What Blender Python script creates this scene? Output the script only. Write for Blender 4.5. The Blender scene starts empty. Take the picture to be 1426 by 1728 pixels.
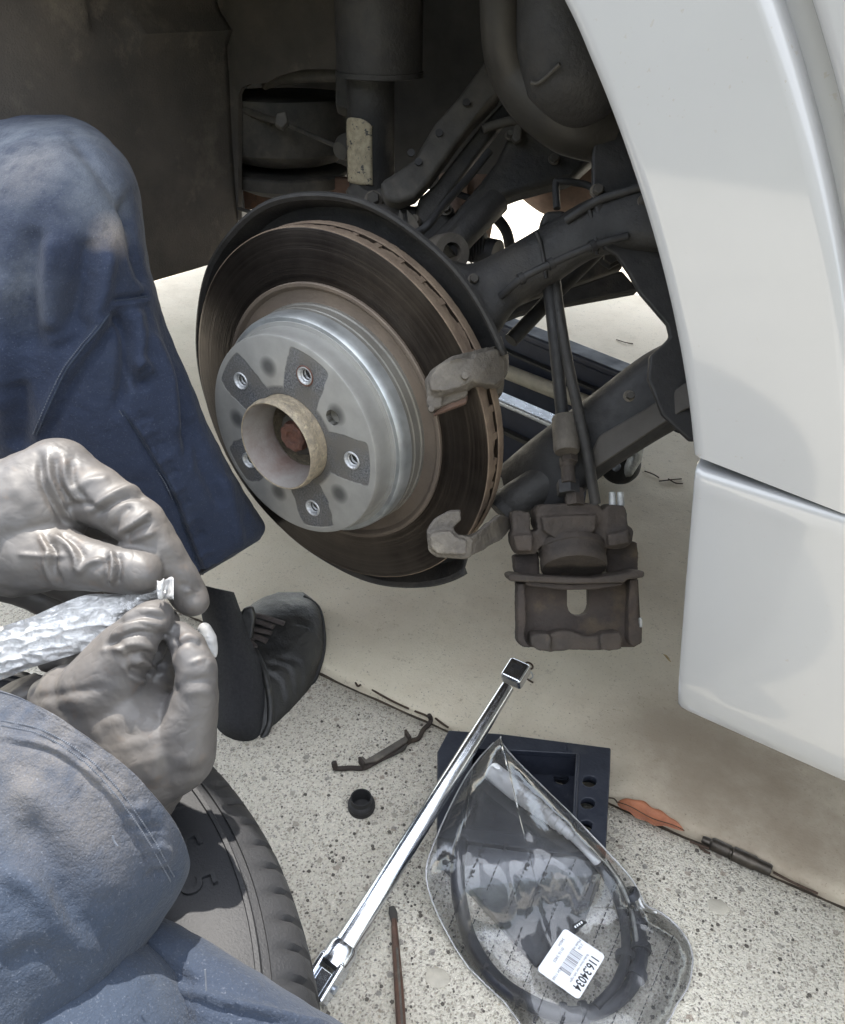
import bpy, bmesh, math, random
import numpy as np
from mathutils import Vector, Matrix, noise
random.seed(7)
# ------------------------------------------------------------------ camera, world, sun
SC = bpy.context.scene
COL = SC.collection
F = 1426.0
CP = Vector((.408, -.431, .304))
def axes(p, y, r):
    fwd = Vector((-math.sin(y)*math.cos(p), math.cos(y)*math.cos(p), -math.sin(p)))
    right = Vector((math.cos(y), math.sin(y), 0)); up = right.cross(fwd)
    return right*math.cos(r)+up*math.sin(r), -right*math.sin(r)+up*math.cos(r), fwd
RX, UX, WX = axes(math.radians(32.3), math.radians(33.4), math.radians(1.1))
cam = bpy.data.cameras.new('camera'); camo = bpy.data.objects.new('camera', cam); COL.objects.link(camo)
camo.matrix_world = Matrix(((RX.x, UX.x, -WX.x, CP.x), (RX.y, UX.y, -WX.y, CP.y), (RX.z, UX.z, -WX.z, CP.z), (0, 0, 0, 1)))
cam.sensor_fit = 'HORIZONTAL'; cam.sensor_width = 36; cam.lens = 36; cam.clip_start = .02; cam.clip_end = 400
SC.camera = camo
SUN = Vector((-.31, .27, .91)).normalized()
VEIL = 16.
world = bpy.data.worlds.new('World'); SC.world = world; world.use_nodes = True
wn = world.node_tree; bg = wn.nodes['Background']
sky = wn.nodes.new('ShaderNodeTexSky'); sky.sky_type = 'NISHITA'; sky.sun_disc = False
sky.sun_elevation = math.asin(SUN.z); sky.sun_rotation = math.atan2(SUN.x, SUN.y)
sky.air_density = 1.0; sky.dust_density = 1.0; sky.ozone_density = 1.0
# thin bright veil of cloud over the blue, three times as bright overhead as at the horizon
tcw = wn.nodes.new('ShaderNodeTexCoord'); sx = wn.nodes.new('ShaderNodeSeparateXYZ'); wn.links.new(tcw.outputs['Generated'], sx.inputs[0])
vm = wn.nodes.new('ShaderNodeMapRange'); vm.inputs[1].default_value = 0; vm.inputs[2].default_value = 1; vm.inputs[3].default_value = VEIL/3; vm.inputs[4].default_value = VEIL
wn.links.new(sx.outputs[2], vm.inputs[0])
vc = wn.nodes.new('ShaderNodeMix'); vc.data_type = 'RGBA'; vc.blend_type = 'MULTIPLY'; vc.inputs[0].default_value = 1; vc.inputs[7].default_value = (.955, .98, 1., 1)
wn.links.new(vm.outputs[0], vc.inputs[6])
va = wn.nodes.new('ShaderNodeMix'); va.data_type = 'RGBA'; va.blend_type = 'ADD'; va.inputs[0].default_value = 1
wn.links.new(sky.outputs[0], va.inputs[6]); wn.links.new(vc.outputs[2], va.inputs[7])
wn.links.new(va.outputs[2], bg.inputs[0]); bg.inputs[1].default_value = .10
sl = bpy.data.lights.new('sun', 'SUN'); sl.energy = 4.6; sl.angle = math.radians(.6); sl.color = (1, .95, .87)
so = bpy.data.objects.new('sun', sl); COL.objects.link(so); so.rotation_euler = SUN.to_track_quat('Z', 'Y').to_euler()
SC.view_settings.view_transform = 'Standard'; SC.view_settings.look = 'None'
SC.view_settings.exposure = 1.34; SC.view_settings.gamma = 1
SC.cycles.max_bounces = 8; SC.cycles.transparent_max_bounces = 12
# ------------------------------------------------------------------ rays through the lens, used to take measures off the photograph
def rayd(x, y): return RX*((x-713)/F) - UX*((y-864)/F) + WX
def at(x, y, D): return CP + rayd(x, y)*D
def atY(x, y, Y): d = rayd(x, y); return CP + d*((Y-CP.y)/d.y)
def atZ(x, y, Z): d = rayd(x, y); return CP + d*((Z-CP.z)/d.z)
def atX(x, y, X): d = rayd(x, y); return CP + d*((X-CP.x)/d.x)
GZ = -.34
def toarr(me):
    a = np.empty(len(me.vertices)*3); me.vertices.foreach_get('co', a); return a.reshape(-1, 3)
def topx(P):
    d = P-np.array(CP); z = d@np.array(WX)
    return np.stack([713+F*(d@np.array(RX))/z, 864-F*(d@np.array(UX))/z], 1), z
# ------------------------------------------------------------------ materials
MATS = {}
class N:
    def __init__(s, name):
        m = bpy.data.materials.new(name); m.use_nodes = True; s.m = m; s.t = m.node_tree
        s.b = s.t.nodes['Principled BSDF']; MATS[name] = m
        s.tc = s.t.nodes.new('ShaderNodeTexCoord')
    def node(s, ty, **k):
        n = s.t.nodes.new(ty)
        for a, v in k.items(): setattr(n, a, v)
        return n
    def link(s, a, b): s.t.links.new(a, b)
    def noise(s, scale, detail=4, rough=.6, vec=None, dist=0):
        n = s.node('ShaderNodeTexNoise'); n.inputs['Scale'].default_value = scale; n.inputs['Detail'].default_value = detail
        n.inputs['Roughness'].default_value = rough; n.inputs['Distortion'].default_value = dist
        s.link(vec or s.tc.outputs['Object'], n.inputs['Vector']); return n.outputs['Fac']
    def vor(s, scale, feature='F1', out='Distance', vec=None, rnd=1):
        n = s.node('ShaderNodeTexVoronoi', feature=feature); n.inputs['Scale'].default_value = scale
        n.inputs['Randomness'].default_value = rnd
        s.link(vec or s.tc.outputs['Object'], n.inputs['Vector']); return n.outputs[out]
    def ramp(s, fac, stops, interp='LINEAR'):
        n = s.node('ShaderNodeValToRGB'); r = n.color_ramp; r.interpolation = interp
        while len(r.elements) < len(stops): r.elements.new(.5)
        for e, (p, c) in zip(r.elements, stops):
            e.position = p; e.color = (c, c, c, 1) if isinstance(c, (int, float)) else (*c, 1)
        s.link(fac, n.inputs[0]); return n.outputs[0]
    def mix(s, fac, a, b, mode='MIX'):
        n = s.node('ShaderNodeMix', data_type='RGBA', blend_type=mode)
        for i, v in ((0, fac), (6, a), (7, b)):
            if isinstance(v, (int, float)): n.inputs[i].default_value = v if i == 0 else (v, v, v, 1)
            elif isinstance(v, tuple): n.inputs[i].default_value = (*v, 1)
            else: s.link(v, n.inputs[i])
        return n.outputs[2]
    def math(s, op, a, b=0., c=None):
        n = s.node('ShaderNodeMath', operation=op)
        for i, v in enumerate((a, b, c)):
            if v is None: continue
            if isinstance(v, (int, float)): n.inputs[i].default_value = v
            else: s.link(v, n.inputs[i])
        return n.outputs[0]
    def xyz(s, vec=None):
        n = s.node('ShaderNodeSeparateXYZ'); s.link(vec or s.tc.outputs['Object'], n.inputs[0]); return n.outputs
    def bump(s, h, dist, strength=1):
        n = s.node('ShaderNodeBump'); n.inputs['Distance'].default_value = dist; n.inputs['Strength'].default_value = strength
        s.link(h, n.inputs['Height']); s.link(n.outputs[0], s.b.inputs['Normal']); return n
    def set(s, **k):
        for a, v in k.items():
            i = s.b.inputs[a.replace('_', ' ')]
            if isinstance(v, (int, float)): i.default_value = v
            elif isinstance(v, tuple): i.default_value = (*v, 1)
            else: s.link(v, i)
        return s
def spot(n, c, r):
    """1 inside a soft ball of radius r about the world point c"""
    v = n.node('ShaderNodeVectorMath', operation='DISTANCE'); n.link(n.tc.outputs['Object'], v.inputs[0]); v.inputs[1].default_value = tuple(c)
    return n.math('SMOOTH_MIN', 1, n.math('MAXIMUM', 0, n.math('SUBTRACT', 1.3, n.math('DIVIDE', v.outputs['Value'], r))), .2)
def simple(name, c1, c2=None, rough=.6, metal=0., sc=40., bsc=None, bd=.0006, lo=.35, hi=.65, c3=None, coat=0, sc3=12, t3=(.55, .7)):
    n = N(name)
    f = n.noise(sc, 6, .65)
    col = n.mix(n.ramp(f, [(lo, 0.), (hi, 1.)]), c1, c2 or tuple(x*.7 for x in c1))
    if c3: col = n.mix(n.ramp(n.noise(sc3, 5, .7), [(t3[0], 0.), (t3[1], 1.)]), col, c3)
    n.set(Base_Color=col, Metallic=metal, Roughness=n.ramp(n.noise(sc*1.7, 4), [(.3, max(0, rough-.12)), (.7, min(1, rough+.12))]))
    if coat: n.set(Coat_Weight=coat, Coat_Roughness=.05)
    n.bump(n.noise(bsc or sc*4, 6, .7), bd)
    return n.m
def build_materials():
    # white paint with road dust and small specks
    n = N('white_paint')
    sp = n.ramp(n.noise(230, 3, .55), [(.685, 0.), (.72, 1.)]); big = n.ramp(n.noise(7, 2), [(.42, .1), (.60, 1.)])
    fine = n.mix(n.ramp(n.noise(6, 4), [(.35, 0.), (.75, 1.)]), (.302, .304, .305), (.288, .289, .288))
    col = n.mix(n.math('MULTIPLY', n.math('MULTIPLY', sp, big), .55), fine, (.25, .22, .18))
    n.set(Base_Color=col, Roughness=.32, Coat_Weight=1., Coat_Roughness=.06, Specular_IOR_Level=.4)
    n.bump(n.noise(900, 2), .00002)
    n = N('smooth_concrete')
    a = n.noise(2.2, 6, .6, dist=.4); b = n.noise(60, 6, .75); c = n.noise(420, 3, .6)
    col = n.mix(n.ramp(a, [(.3, 0.), (.7, 1.)]), (.80, .72, .575), (.66, .575, .445))
    col = n.mix(n.ramp(n.noise(7, 5, .7), [(.48, 0.), (.75, .6)]), col, (.44, .36, .25))
    # lichen green and rust-brown staining that lives in the slab; one brown spot paints the disc's soft shadow
    col = n.mix(n.ramp(n.noise(4.3, 3, .6), [(.46, 0.), (.66, .4)]), col, (.60, .57, .43))
    col = n.mix(n.ramp(b, [(.3, 0.), (.7, .45)]), col, (.72, .66, .54))
    col = n.mix(n.ramp(c, [(.62, 0.), (.72, .8)]), col, (.10, .085, .07))
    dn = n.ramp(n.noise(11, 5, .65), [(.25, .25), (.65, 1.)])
    for px_, r_, k_ in (((1340, 1400), .17, .85), ((1180, 1260), .12, .6), ((1100, 950), .20, .45), ((1250, 1330), .12, .6), ((640, 1060), .06, .45)):  # brown soil by the sill; spot below the disc paints its soft shadow in
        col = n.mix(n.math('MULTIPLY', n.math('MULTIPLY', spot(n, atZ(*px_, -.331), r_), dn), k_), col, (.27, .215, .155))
    col = n.mix(n.ramp(n.noise(95, 5, .8), [(.60, 0.), (.68, .6)]), col, (.30, .25, .18))
    n.set(Base_Color=col, Roughness=.85); n.bump(n.math('ADD', n.math('MULTIPLY', b, .6), n.math('MULTIPLY', c, .4)), .0012)
    n = N('aggregate_concrete')
    wv = n.node('ShaderNodeVectorMath', operation='ADD'); nz_ = n.node('ShaderNodeTexNoise'); nz_.inputs['Scale'].default_value = 260; n.link(n.tc.outputs['Object'], nz_.inputs['Vector'])
    sc_ = n.node('ShaderNodeVectorMath', operation='SCALE'); sc_.inputs['Scale'].default_value = .0045; n.link(nz_.outputs['Color'], sc_.inputs[0]); n.link(n.tc.outputs['Object'], wv.inputs[0]); n.link(sc_.outputs[0], wv.inputs[1]); wv = wv.outputs[0]
    v1 = n.vor(470, 'F1', 'Color', wv); d1 = n.vor(470, vec=wv); v2 = n.vor(120, 'F1', 'Color', wv); d2 = n.vor(120, vec=wv)
    g = n.node('ShaderNodeSeparateColor'); n.link(v1, g.inputs[0]); g2 = n.node('ShaderNodeSeparateColor'); n.link(v2, g2.inputs[0])
    stone = n.ramp(g.outputs[0], [(0., (.20, .18, .155)), (.16, (.30, .27, .225)), (.3, (.43, .39, .315)), (.55, (.66, .61, .50)), (.8, (.76, .71, .61)), (.92, (.40, .35, .27)), (1., (.16, .15, .14))])
    cement = n.mix(n.ramp(n.noise(500, 3), [(.35, 0.), (.65, 1.)]), (.56, .52, .44), (.69, .645, .55))
    m1 = n.ramp(d1, [(.30, 1.), (.62, 0.)])
    col = n.mix(m1, cement, stone)
    big = n.ramp(g2.outputs[1], [(0., (.16, .15, .14)), (.4, (.34, .31, .26)), (1., (.28, .22, .17))])
    bm = n.math('MULTIPLY', n.ramp(d2, [(.28, 1.), (.36, 0.)]), n.ramp(g2.outputs[0], [(.86, 0.), (.88, .8)]))
    col = n.mix(bm, col, big)
    col = n.mix(n.ramp(n.noise(4, 4), [(.45, 0.), (.75, .35)]), col, (.26, .24, .20))
    col = n.mix(n.ramp(n.noise(150, 4, .75), [(.56, 0.), (.70, .7)]), col, (.22, .20, .16))
    n.set(Base_Color=col, Roughness=.9); n.bump(n.math('ADD', n.math('MULTIPLY', m1, .6), n.noise(900, 3)), .0012)
    simple('joint_dirt', (.03, .025, .02), (.09, .07, .05), .95, sc=120)
    simple('liner_felt', (.105, .090, .075), (.060, .054, .048), .95, sc=9, bsc=500, bd=.0012, c3=(.15, .128, .10), sc3=14)
    simple('dusty_black_metal', (.016, .0155, .0155), (.030, .028, .026), .62, sc=22, bsc=150, bd=.0012, c3=(.058, .050, .041), sc3=9, t3=(.5, .75))
    simple('side_plate_metal', (.06, .054, .047), (.04, .036, .032), .75, sc=18, c3=(.085, .075, .062), sc3=12)
    simple('underbody_paint', (.035, .035, .037), (.055, .053, .052), .7, sc=25)
    simple('dusty_metal', (.074, .067, .057), (.040, .037, .033), .75, sc=30, c3=(.11, .095, .075))
    simple('pipe_metal', (.042, .037, .030), (.026, .024, .021), .55, .3, sc=15, c3=(.075, .064, .045), sc3=20, t3=(.6, .75))
    simple('rusty_metal', (.11, .062, .042), (.07, .045, .035), .8, sc=60, c3=(.16, .07, .035), sc3=45)
    simple('pink_rust', (.30, .21, .165), (.19, .135, .11), .8, sc=40)
    simple('cast_iron', (.125, .11, .09), (.08, .07, .06), .68, .25, sc=45, bsc=350, bd=.001, c3=(.17, .15, .12), sc3=30)
    simple('caliper_iron', (.058, .045, .036), (.035, .029, .025), .75, .2, sc=40, bsc=320, bd=.0012, c3=(.11, .085, .06), sc3=30, t3=(.58, .75))
    simple('caliper_rust', (.046, .034, .027), (.028, .022, .019), .8, .1, sc=35, bsc=300, bd=.0012, c3=(.075, .055, .036), sc3=25)
    simple('worn_paint', (.42, .36, .25), (.26, .22, .15), .7, sc=150, c3=(.05, .05, .05), sc3=160, t3=(.57, .62))
    simple('black_rubber', (.014, .014, .015), (.024, .023, .023), .65, sc=50)
    simple('gloss_black', (.006, .010, .028), (.012, .018, .04), .55, sc=20, bd=.0002)
    simple('sock_fabric', (.012, .012, .014), (.02, .02, .022), .95, sc=300, bsc=900, bd=.001)
    simple('shoe_leather', (.011, .011, .011), (.026, .025, .023), .40, sc=30, bsc=160, bd=.0012, c3=(.085, .08, .06), sc3=22, t3=(.6, .78))
    simple('lace', (.050, .040, .037), (.08, .066, .06), .9, sc=500)
    simple('leaf', (.42, .16, .08), (.30, .11, .055), .6, sc=90)
    simple('pale_leaf', (.45, .33, .15), (.25, .18, .09), .7, sc=90)
    simple('twig', (.045, .03, .02), (.08, .05, .035), .9, sc=200)
    simple('copper_rust', (.16, .085, .06), (.10, .065, .05), .55, .5, sc=70, c3=(.20, .15, .11), sc3=90)
    simple('bit_steel', (.05, .045, .04), (.10, .085, .07), .4, .8, sc=60)
    simple('barnacled_rim', (.30, .30, .30), (.2, .2, .2), .4, .8)
    simple('galvanised', (.45, .46, .45), (.28, .28, .27), .5, .5, sc=160, bsc=200, bd=.0015)
    simple('beige_tube', (.50, .46, .38), (.38, .35, .29), .6, sc=50)
    simple('bright_steel', (.62, .66, .72), (.45, .48, .53), .35, .8, sc=60)
    simple('white_plastic', (.80, .80, .79), (.72, .73, .74), .35, sc=30)
    simple('stitch_thread', (.10, .11, .13), (.06, .07, .09), .9)
    simple('film_ink', (.02, .02, .022), (.05, .05, .055), .7, sc=300)
    simple('black_print', (.012, .012, .014), (.02, .02, .02), .7)
    simple('grey_print', (.18, .18, .19), (.24, .24, .25), .7)
    simple('label_paper', (.78, .80, .85), (.74, .76, .82), .6, sc=200)
    simple('black_cable', (.016, .018, .026), (.024, .026, .034), .45, sc=60)
    simple('skin', (.45, .27, .20), (.40, .23, .17), .5)
    simple('hair', (.03, .02, .015), (.05, .03, .02), .7)
    simple('car_glass', (.02, .025, .025), (.02, .025, .025), .06)
    simple('dark_plastic', (.010, .013, .022), (.020, .023, .034), .5, sc=40, bsc=260, bd=.0005, c3=(.05, .05, .052), sc3=18, t3=(.6, .8))
    n = N('chrome'); f = n.noise(90, 4)
    n.set(Base_Color=n.mix(n.ramp(f, [(.3, 0.), (.7, 1.)]), (.74, .77, .82), (.60, .63, .68)), Metallic=1., Roughness=n.ramp(n.noise(300, 5, .7), [(.35, .13), (.7, .27)]))
    n.bump(n.noise(260, 5, .7), .00006)
    # turned friction ring: concentric score lines
    n = N('friction_steel'); x = n.xyz(); r = n.math('SQRT', n.math('ADD', n.math('MULTIPLY', x[0], x[0]), n.math('MULTIPLY', x[2], x[2])))
    cb = n.node('ShaderNodeCombineXYZ'); n.link(r, cb.inputs[0])
    g = n.noise(900, 3, .7, cb.outputs[0]); g2 = n.noise(14, 4)
    g3 = n.noise(260, 4, .7, cb.outputs[0])
    n.set(Base_Color=n.mix(n.ramp(g3, [(.4, 0.), (.7, .5)]), n.mix(n.ramp(g2, [(.35, 0.), (.7, 1.)]), (.036, .029, .025), (.095, .080, .067)), (.125, .105, .088)), Metallic=.9, Roughness=n.mix(g3, .24, .42))
    n.bump(g, .0003)
    n = N('hat_edge_rust'); f = n.noise(25, 5); 
    n.set(Base_Color=n.mix(n.ramp(f, [(.3, 0.), (.7, 1.)]), (.165, .13, .10), (.105, .084, .068)), Roughness=.62, Metallic=.35); n.bump(n.noise(400, 4), .0005)
    n = N('vent_rust'); f = n.noise(60, 5)
    n.set(Base_Color=n.mix(n.ramp(f, [(.3, 0.), (.7, 1.)]), (.20, .15, .105), (.12, .085, .062)), Roughness=.75, Metallic=.1); n.bump(n.noise(500, 4), .0006)
    n = N('hat_side_steel'); f = n.noise(18, 5)
    n.set(Base_Color=n.mix(n.ramp(f, [(.35, 0.), (.65, 1.)]), (.26, .25, .225), (.16, .15, .135)), Roughness=.45, Metallic=.55)
    n.bump(n.noise(420, 4), .0003)
    n = N('hat_bright_steel'); f = n.noise(35, 5)
    n.set(Base_Color=n.mix(n.ramp(f, [(.35, 0.), (.65, 1.)]), (.50, .52, .52), (.30, .31, .31)), Roughness=.42, Metallic=.7)
    # hub face: five machined lobes between five pitted sectors
    n = N('hat_face_steel'); x = n.xyz()
    ang = n.math('ARCTAN2', x[2], x[0]); r = n.math('SQRT', n.math('ADD', n.math('MULTIPLY', x[0], x[0]), n.math('MULTIPLY', x[2], x[2])))
    c5 = n.math('COSINE', n.math('MULTIPLY', n.math('SUBTRACT', ang, math.radians(143.7)), 5))
    wob = n.math('MULTIPLY', n.math('SUBTRACT', n.noise(42, 3), .5), .8)
    sec = n.math('ADD', n.math('ADD', n.math('ADD', c5, -.05), wob), n.math('MULTIPLY', n.math('SUBTRACT', .064, r), 24))                 # >0 near the bolts
    inr = n.math('MULTIPLY', n.math('SUBTRACT', .0775, r), 260)
    pad = n.ramp(n.math('SMOOTH_MIN', n.math('MULTIPLY', sec, 2.6), inr, .9), [(0., 0.), (.22, 1.)])
    core = n.ramp(n.math('MULTIPLY', n.math('SUBTRACT', .0435, r), 400), [(0., 0.), (1., 1.)])
    pad = n.math('MAXIMUM', pad, core)
    spk = n.noise(650, 4, .8)
    dark = n.mix(n.ramp(spk, [(.42, 0.), (.6, 1.)]), (.045, .05, .062), (.20, .205, .21))
    dark = n.mix(n.ramp(n.noise(30, 4), [(.35, 0.), (.62, 1.)]), dark, (.13, .122, .11))
    lob = n.mix(n.ramp(n.noise(45, 4), [(.3, 0.), (.7, 1.)]), (.33, .325, .305), (.255, .25, .235))
    # dark smudge in the middle of each lobe
    dx = n.math('DIVIDE', n.math('ADD', c5, 1), .34); dr = n.math('POWER', n.math('DIVIDE', n.math('SUBTRACT', r, .0575), .0095), 2)
    sm = n.ramp(n.math('ADD', dx, dr), [(.10, 1.), (.95, 0.)])
    lob = n.mix(n.math('MULTIPLY', sm, .85), lob, (.055, .056, .056))
    n.set(Base_Color=n.mix(pad, lob, dark), Metallic=.35, Roughness=n.mix(pad, .42, .55))
    n.bump(n.math('SUBTRACT', n.math('MULTIPLY', n.math('MULTIPLY', spk, pad), .5), n.math('MULTIPLY', pad, .8)), .0006)
    n = N('bore_steel'); 
    n.set(Base_Color=n.mix(n.ramp(n.noise(28, 5), [(.4, 0.), (.7, 1.)]), (.235, .22, .205), (.15, .105, .09)), Roughness=.5, Metallic=.3); n.bump(n.noise(500, 4), .0003)
    simple('boss_tan', (.33, .275, .195), (.20, .17, .13), .6, .3, sc=220, bsc=500, bd=.001, c3=(.42, .36, .25), sc3=180)
    simple('bolt_ring_steel', (.62, .63, .64), (.40, .41, .42), .35, .7, sc=200)
    simple('hole_dark', (.10, .10, .10), (.05, .05, .05), .5, .6, sc=300)
    simple('orange_rust', (.13, .055, .035), (.08, .038, .028), .7, sc=160, bsc=400, bd=.001)
    # gloves: thin nitrile, grease and dust
    n = N('grey_nitrile'); f = n.noise(22, 5, .6)
    col = n.mix(n.ramp(f, [(.35, 0.), (.7, 1.)]), (.078, .074, .073), (.105, .094, .084))
    col = n.mix(n.ramp(n.noise(60, 5, .7), [(.58, 0.), (.75, .6)]), col, (.11, .08, .06))
    n.set(Base_Color=col, Roughness=n.ramp(n.noise(30, 4), [(.3, .42), (.7, .58)]), Specular_IOR_Level=.5)
    rg = n.math('ABSOLUTE', n.math('SUBTRACT', n.noise(38, 3, .55, dist=.3), .5)); rg2 = n.math('ABSOLUTE', n.math('SUBTRACT', n.noise(120, 2, .5), .5))
    n.bump(n.math('ADD', n.math('MULTIPLY', rg, 1.6), n.math('MULTIPLY', rg2, .25)), .0032, .42)
    # navy work cotton
    def cotton(nm, c, c2, dusty, spots=()):
        n = N(nm); w = n.node('ShaderNodeTexWave', wave_type='BANDS', bands_direction='DIAGONAL'); w.inputs['Scale'].default_value = 420
        w.inputs['Distortion'].default_value = 1.2; n.link(n.tc.outputs['Object'], w.inputs[0])
        col = n.mix(n.ramp(n.noise(9, 5, .6), [(.3, 0.), (.7, 1.)]), c, c2)
        col = n.mix(n.ramp(n.noise(16, 5, .65), [(.52, 0.), (.75, .6)]), col, dusty)
        for (p, r, cc, k) in spots:
            col = n.mix(n.math('MULTIPLY', n.math('MULTIPLY', spot(n, p, r), n.ramp(n.noise(38, 4, .7), [(.32, .2), (.6, 1.)])), k), col, cc)
        col = n.mix(n.math('MULTIPLY', n.ramp(n.noise(1300, 2, .5), [(.4, 0.), (.6, 1.)]), .25), col, tuple(x*1.8 for x in c))
        col = n.mix(n.ramp(n.noise(900, 2), [(.6, 0.), (.8, .25)]), col, (.25, .27, .32))
        n.set(Base_Color=col, Roughness=.9, Sheen_Weight=.06, Sheen_Roughness=.5)
        n.bump(n.math('ADD', n.math('ADD', n.math('MULTIPLY', n.noise(1000, 2), .22), n.math('MULTIPLY', n.math('ABSOLUTE', n.math('SUBTRACT', n.noise(45, 4, .6), .5)), 1.6)), n.math('MULTIPLY', n.noise(150, 4, .6), .4)), .002)
    dust = (.20, .22, .24); tan = (.33, .28, .23)
    cotton('navy_cotton', (.008, .014, .033), (.012, .020, .043), (.026, .034, .054),
           [(at(70, 260, .62), .075, dust, .5), (at(95, 372, .60), .016, tan, .8), (at(140, 380, .60), .014, (.42, .38, .33), .9),
            (at(185, 400, .60), .015, tan, .7), (at(60, 300, .60), .03, tan, .3), (at(50, 480, .60), .03, dust, .4), (at(160, 340, .6), .03, dust, .35)])
    cotton('jacket_cotton', (.011, .019, .035), (.017, .026, .044), (.034, .038, .044), [(at(60, 1230, .38), .05, (.13, .115, .10), .5), (at(200, 1330, .38), .04, (.13, .115, .10), .45)])
    cotton('trouser_cotton', (.010, .017, .033), (.016, .024, .040), (.034, .038, .042))
    # tyre
    n = N('tyre_rubber')
    n.set(Base_Color=n.mix(n.ramp(n.noise(12, 5), [(.35, 0.), (.7, 1.)]), (.010, .011, .014), (.020, .020, .022)), Roughness=.62)
    n.bump(n.noise(700, 4), .0004)
    # clear film
    def film(nm, tint, dirt, crinkle=0., gloss=1.5):
        n = N(nm); out = n.t.nodes['Material Output']
        tr = n.node('ShaderNodeBsdfTransparent'); tr.inputs[0].default_value = (*tint, 1)
        gl = n.node('ShaderNodeBsdfGlossy'); gl.inputs['Roughness'].default_value = .09
        df = n.node('ShaderNodeBsdfDiffuse'); df.inputs[0].default_value = (.62, .62, .62, 1)
        bp = n.node('ShaderNodeBump'); bp.inputs['Distance'].default_value = .004; bp.inputs['Strength'].default_value = .6
        hgt = n.math('MULTIPLY', n.noise(20, 3, .5, dist=.8), .55 if not crinkle else 1)
        if crinkle:
            hgt = n.math('ADD', n.math('MULTIPLY', n.vor(75, 'DISTANCE_TO_EDGE'), crinkle), n.math('MULTIPLY', n.math('ABSOLUTE', n.math('SUBTRACT', n.noise(60, 4, .6), .5)), 2.))
        n.link(hgt, bp.inputs['Height'])
        for q in (gl, df): n.link(bp.outputs[0], q.inputs['Normal'])
        fr = n.node('ShaderNodeFresnel'); fr.inputs[0].default_value = 1.5; n.link(bp.outputs[0], fr.inputs['Normal'])
        m1 = n.node('ShaderNodeMixShader'); n.link(n.math('MINIMUM', n.math('MULTIPLY', fr.outputs[0], gloss), 1), m1.inputs[0]); n.link(tr.outputs[0], m1.inputs[1]); n.link(gl.outputs[0], m1.inputs[2])
        m2 = n.node('ShaderNodeMixShader'); n.link(n.ramp(n.noise(18, 5, .7), [(.35, dirt*.5), (.75, dirt)]), m2.inputs[0]); n.link(m1.outputs[0], m2.inputs[1]); n.link(df.outputs[0], m2.inputs[2])
        n.link(m2.outputs[0], out.inputs[0]); n.t.nodes.remove(n.b)
    film('clear_film', (.955, .965, .985), .07, 0., 1.5)
    film('crinkled_film', (.95, .95, .96), .62, .9, 2.2)
build_materials()
def M(n): return MATS[n]
# ------------------------------------------------------------------ building helpers
def link(o, parent=None, label=None, cat=None, group=None, kind=None):
    COL.objects.link(o)
    if parent:
        o.parent = parent
        o.matrix_parent_inverse = root_inv(parent)
    tag(o, label, cat, group, kind); return o
def root_inv(p):
    m = Matrix.Identity(4)
    while p: m = (p.matrix_parent_inverse @ p.matrix_basis) @ m; p = p.parent
    return m.inverted()
def tag(o, label=None, cat=None, group=None, kind=None):
    for k, v in (('label', label), ('category', cat), ('group', group), ('kind', kind)):
        if v: o[k] = v
    return o
def thing(name, loc, label, cat, group=None):
    o = bpy.data.objects.new(name, None); o.location = loc; o.empty_display_size = .05
    return link(o, None, label, cat, group)
def finish(name, me, mat, parent=None, smooth=35, bevel=0, seg=2, **k):
    o = bpy.data.objects.new(name, me); me.materials.append(M(mat) if isinstance(mat, str) else mat)
    if smooth is not None:
        me.polygons.foreach_set('use_smooth', [True]*len(me.polygons))
        if smooth < 180: me.set_sharp_from_angle(angle=math.radians(smooth))
    link(o, parent, **k)
    if bevel:
        b = o.modifiers.new('bevel', 'BEVEL'); b.width = bevel; b.segments = seg; b.limit_method = 'ANGLE'; b.angle_limit = math.radians(30)
        b.harden_normals = True
    return o
def pymesh(verts, faces):
    me = bpy.data.meshes.new('m'); me.from_pydata([tuple(v) for v in verts], [], faces); me.validate(); me.update(); return me
def fix(bm):
    bmesh.ops.recalc_face_normals(bm, faces=bm.faces)
def tobm(bm):
    fix(bm); me = bpy.data.meshes.new('m'); bm.to_mesh(me); bm.free(); return me
def spline(pts, n=6):
    pts = [Vector(p) for p in pts]
    if len(pts) < 3: return [pts[0].lerp(pts[1], i/n) for i in range(n+1)]
    out = []
    for i in range(len(pts)-1):
        p0 = pts[max(i-1, 0)]; p1 = pts[i]; p2 = pts[i+1]; p3 = pts[min(i+2, len(pts)-1)]
        for k in range(n):
            t = k/n
            out.append(.5*((2*p1)+(p2-p0)*t+(2*p0-5*p1+4*p2-p3)*t*t+(3*p1-p0-3*p2+p3)*t**3))
    out.append(pts[-1]); return out
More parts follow.
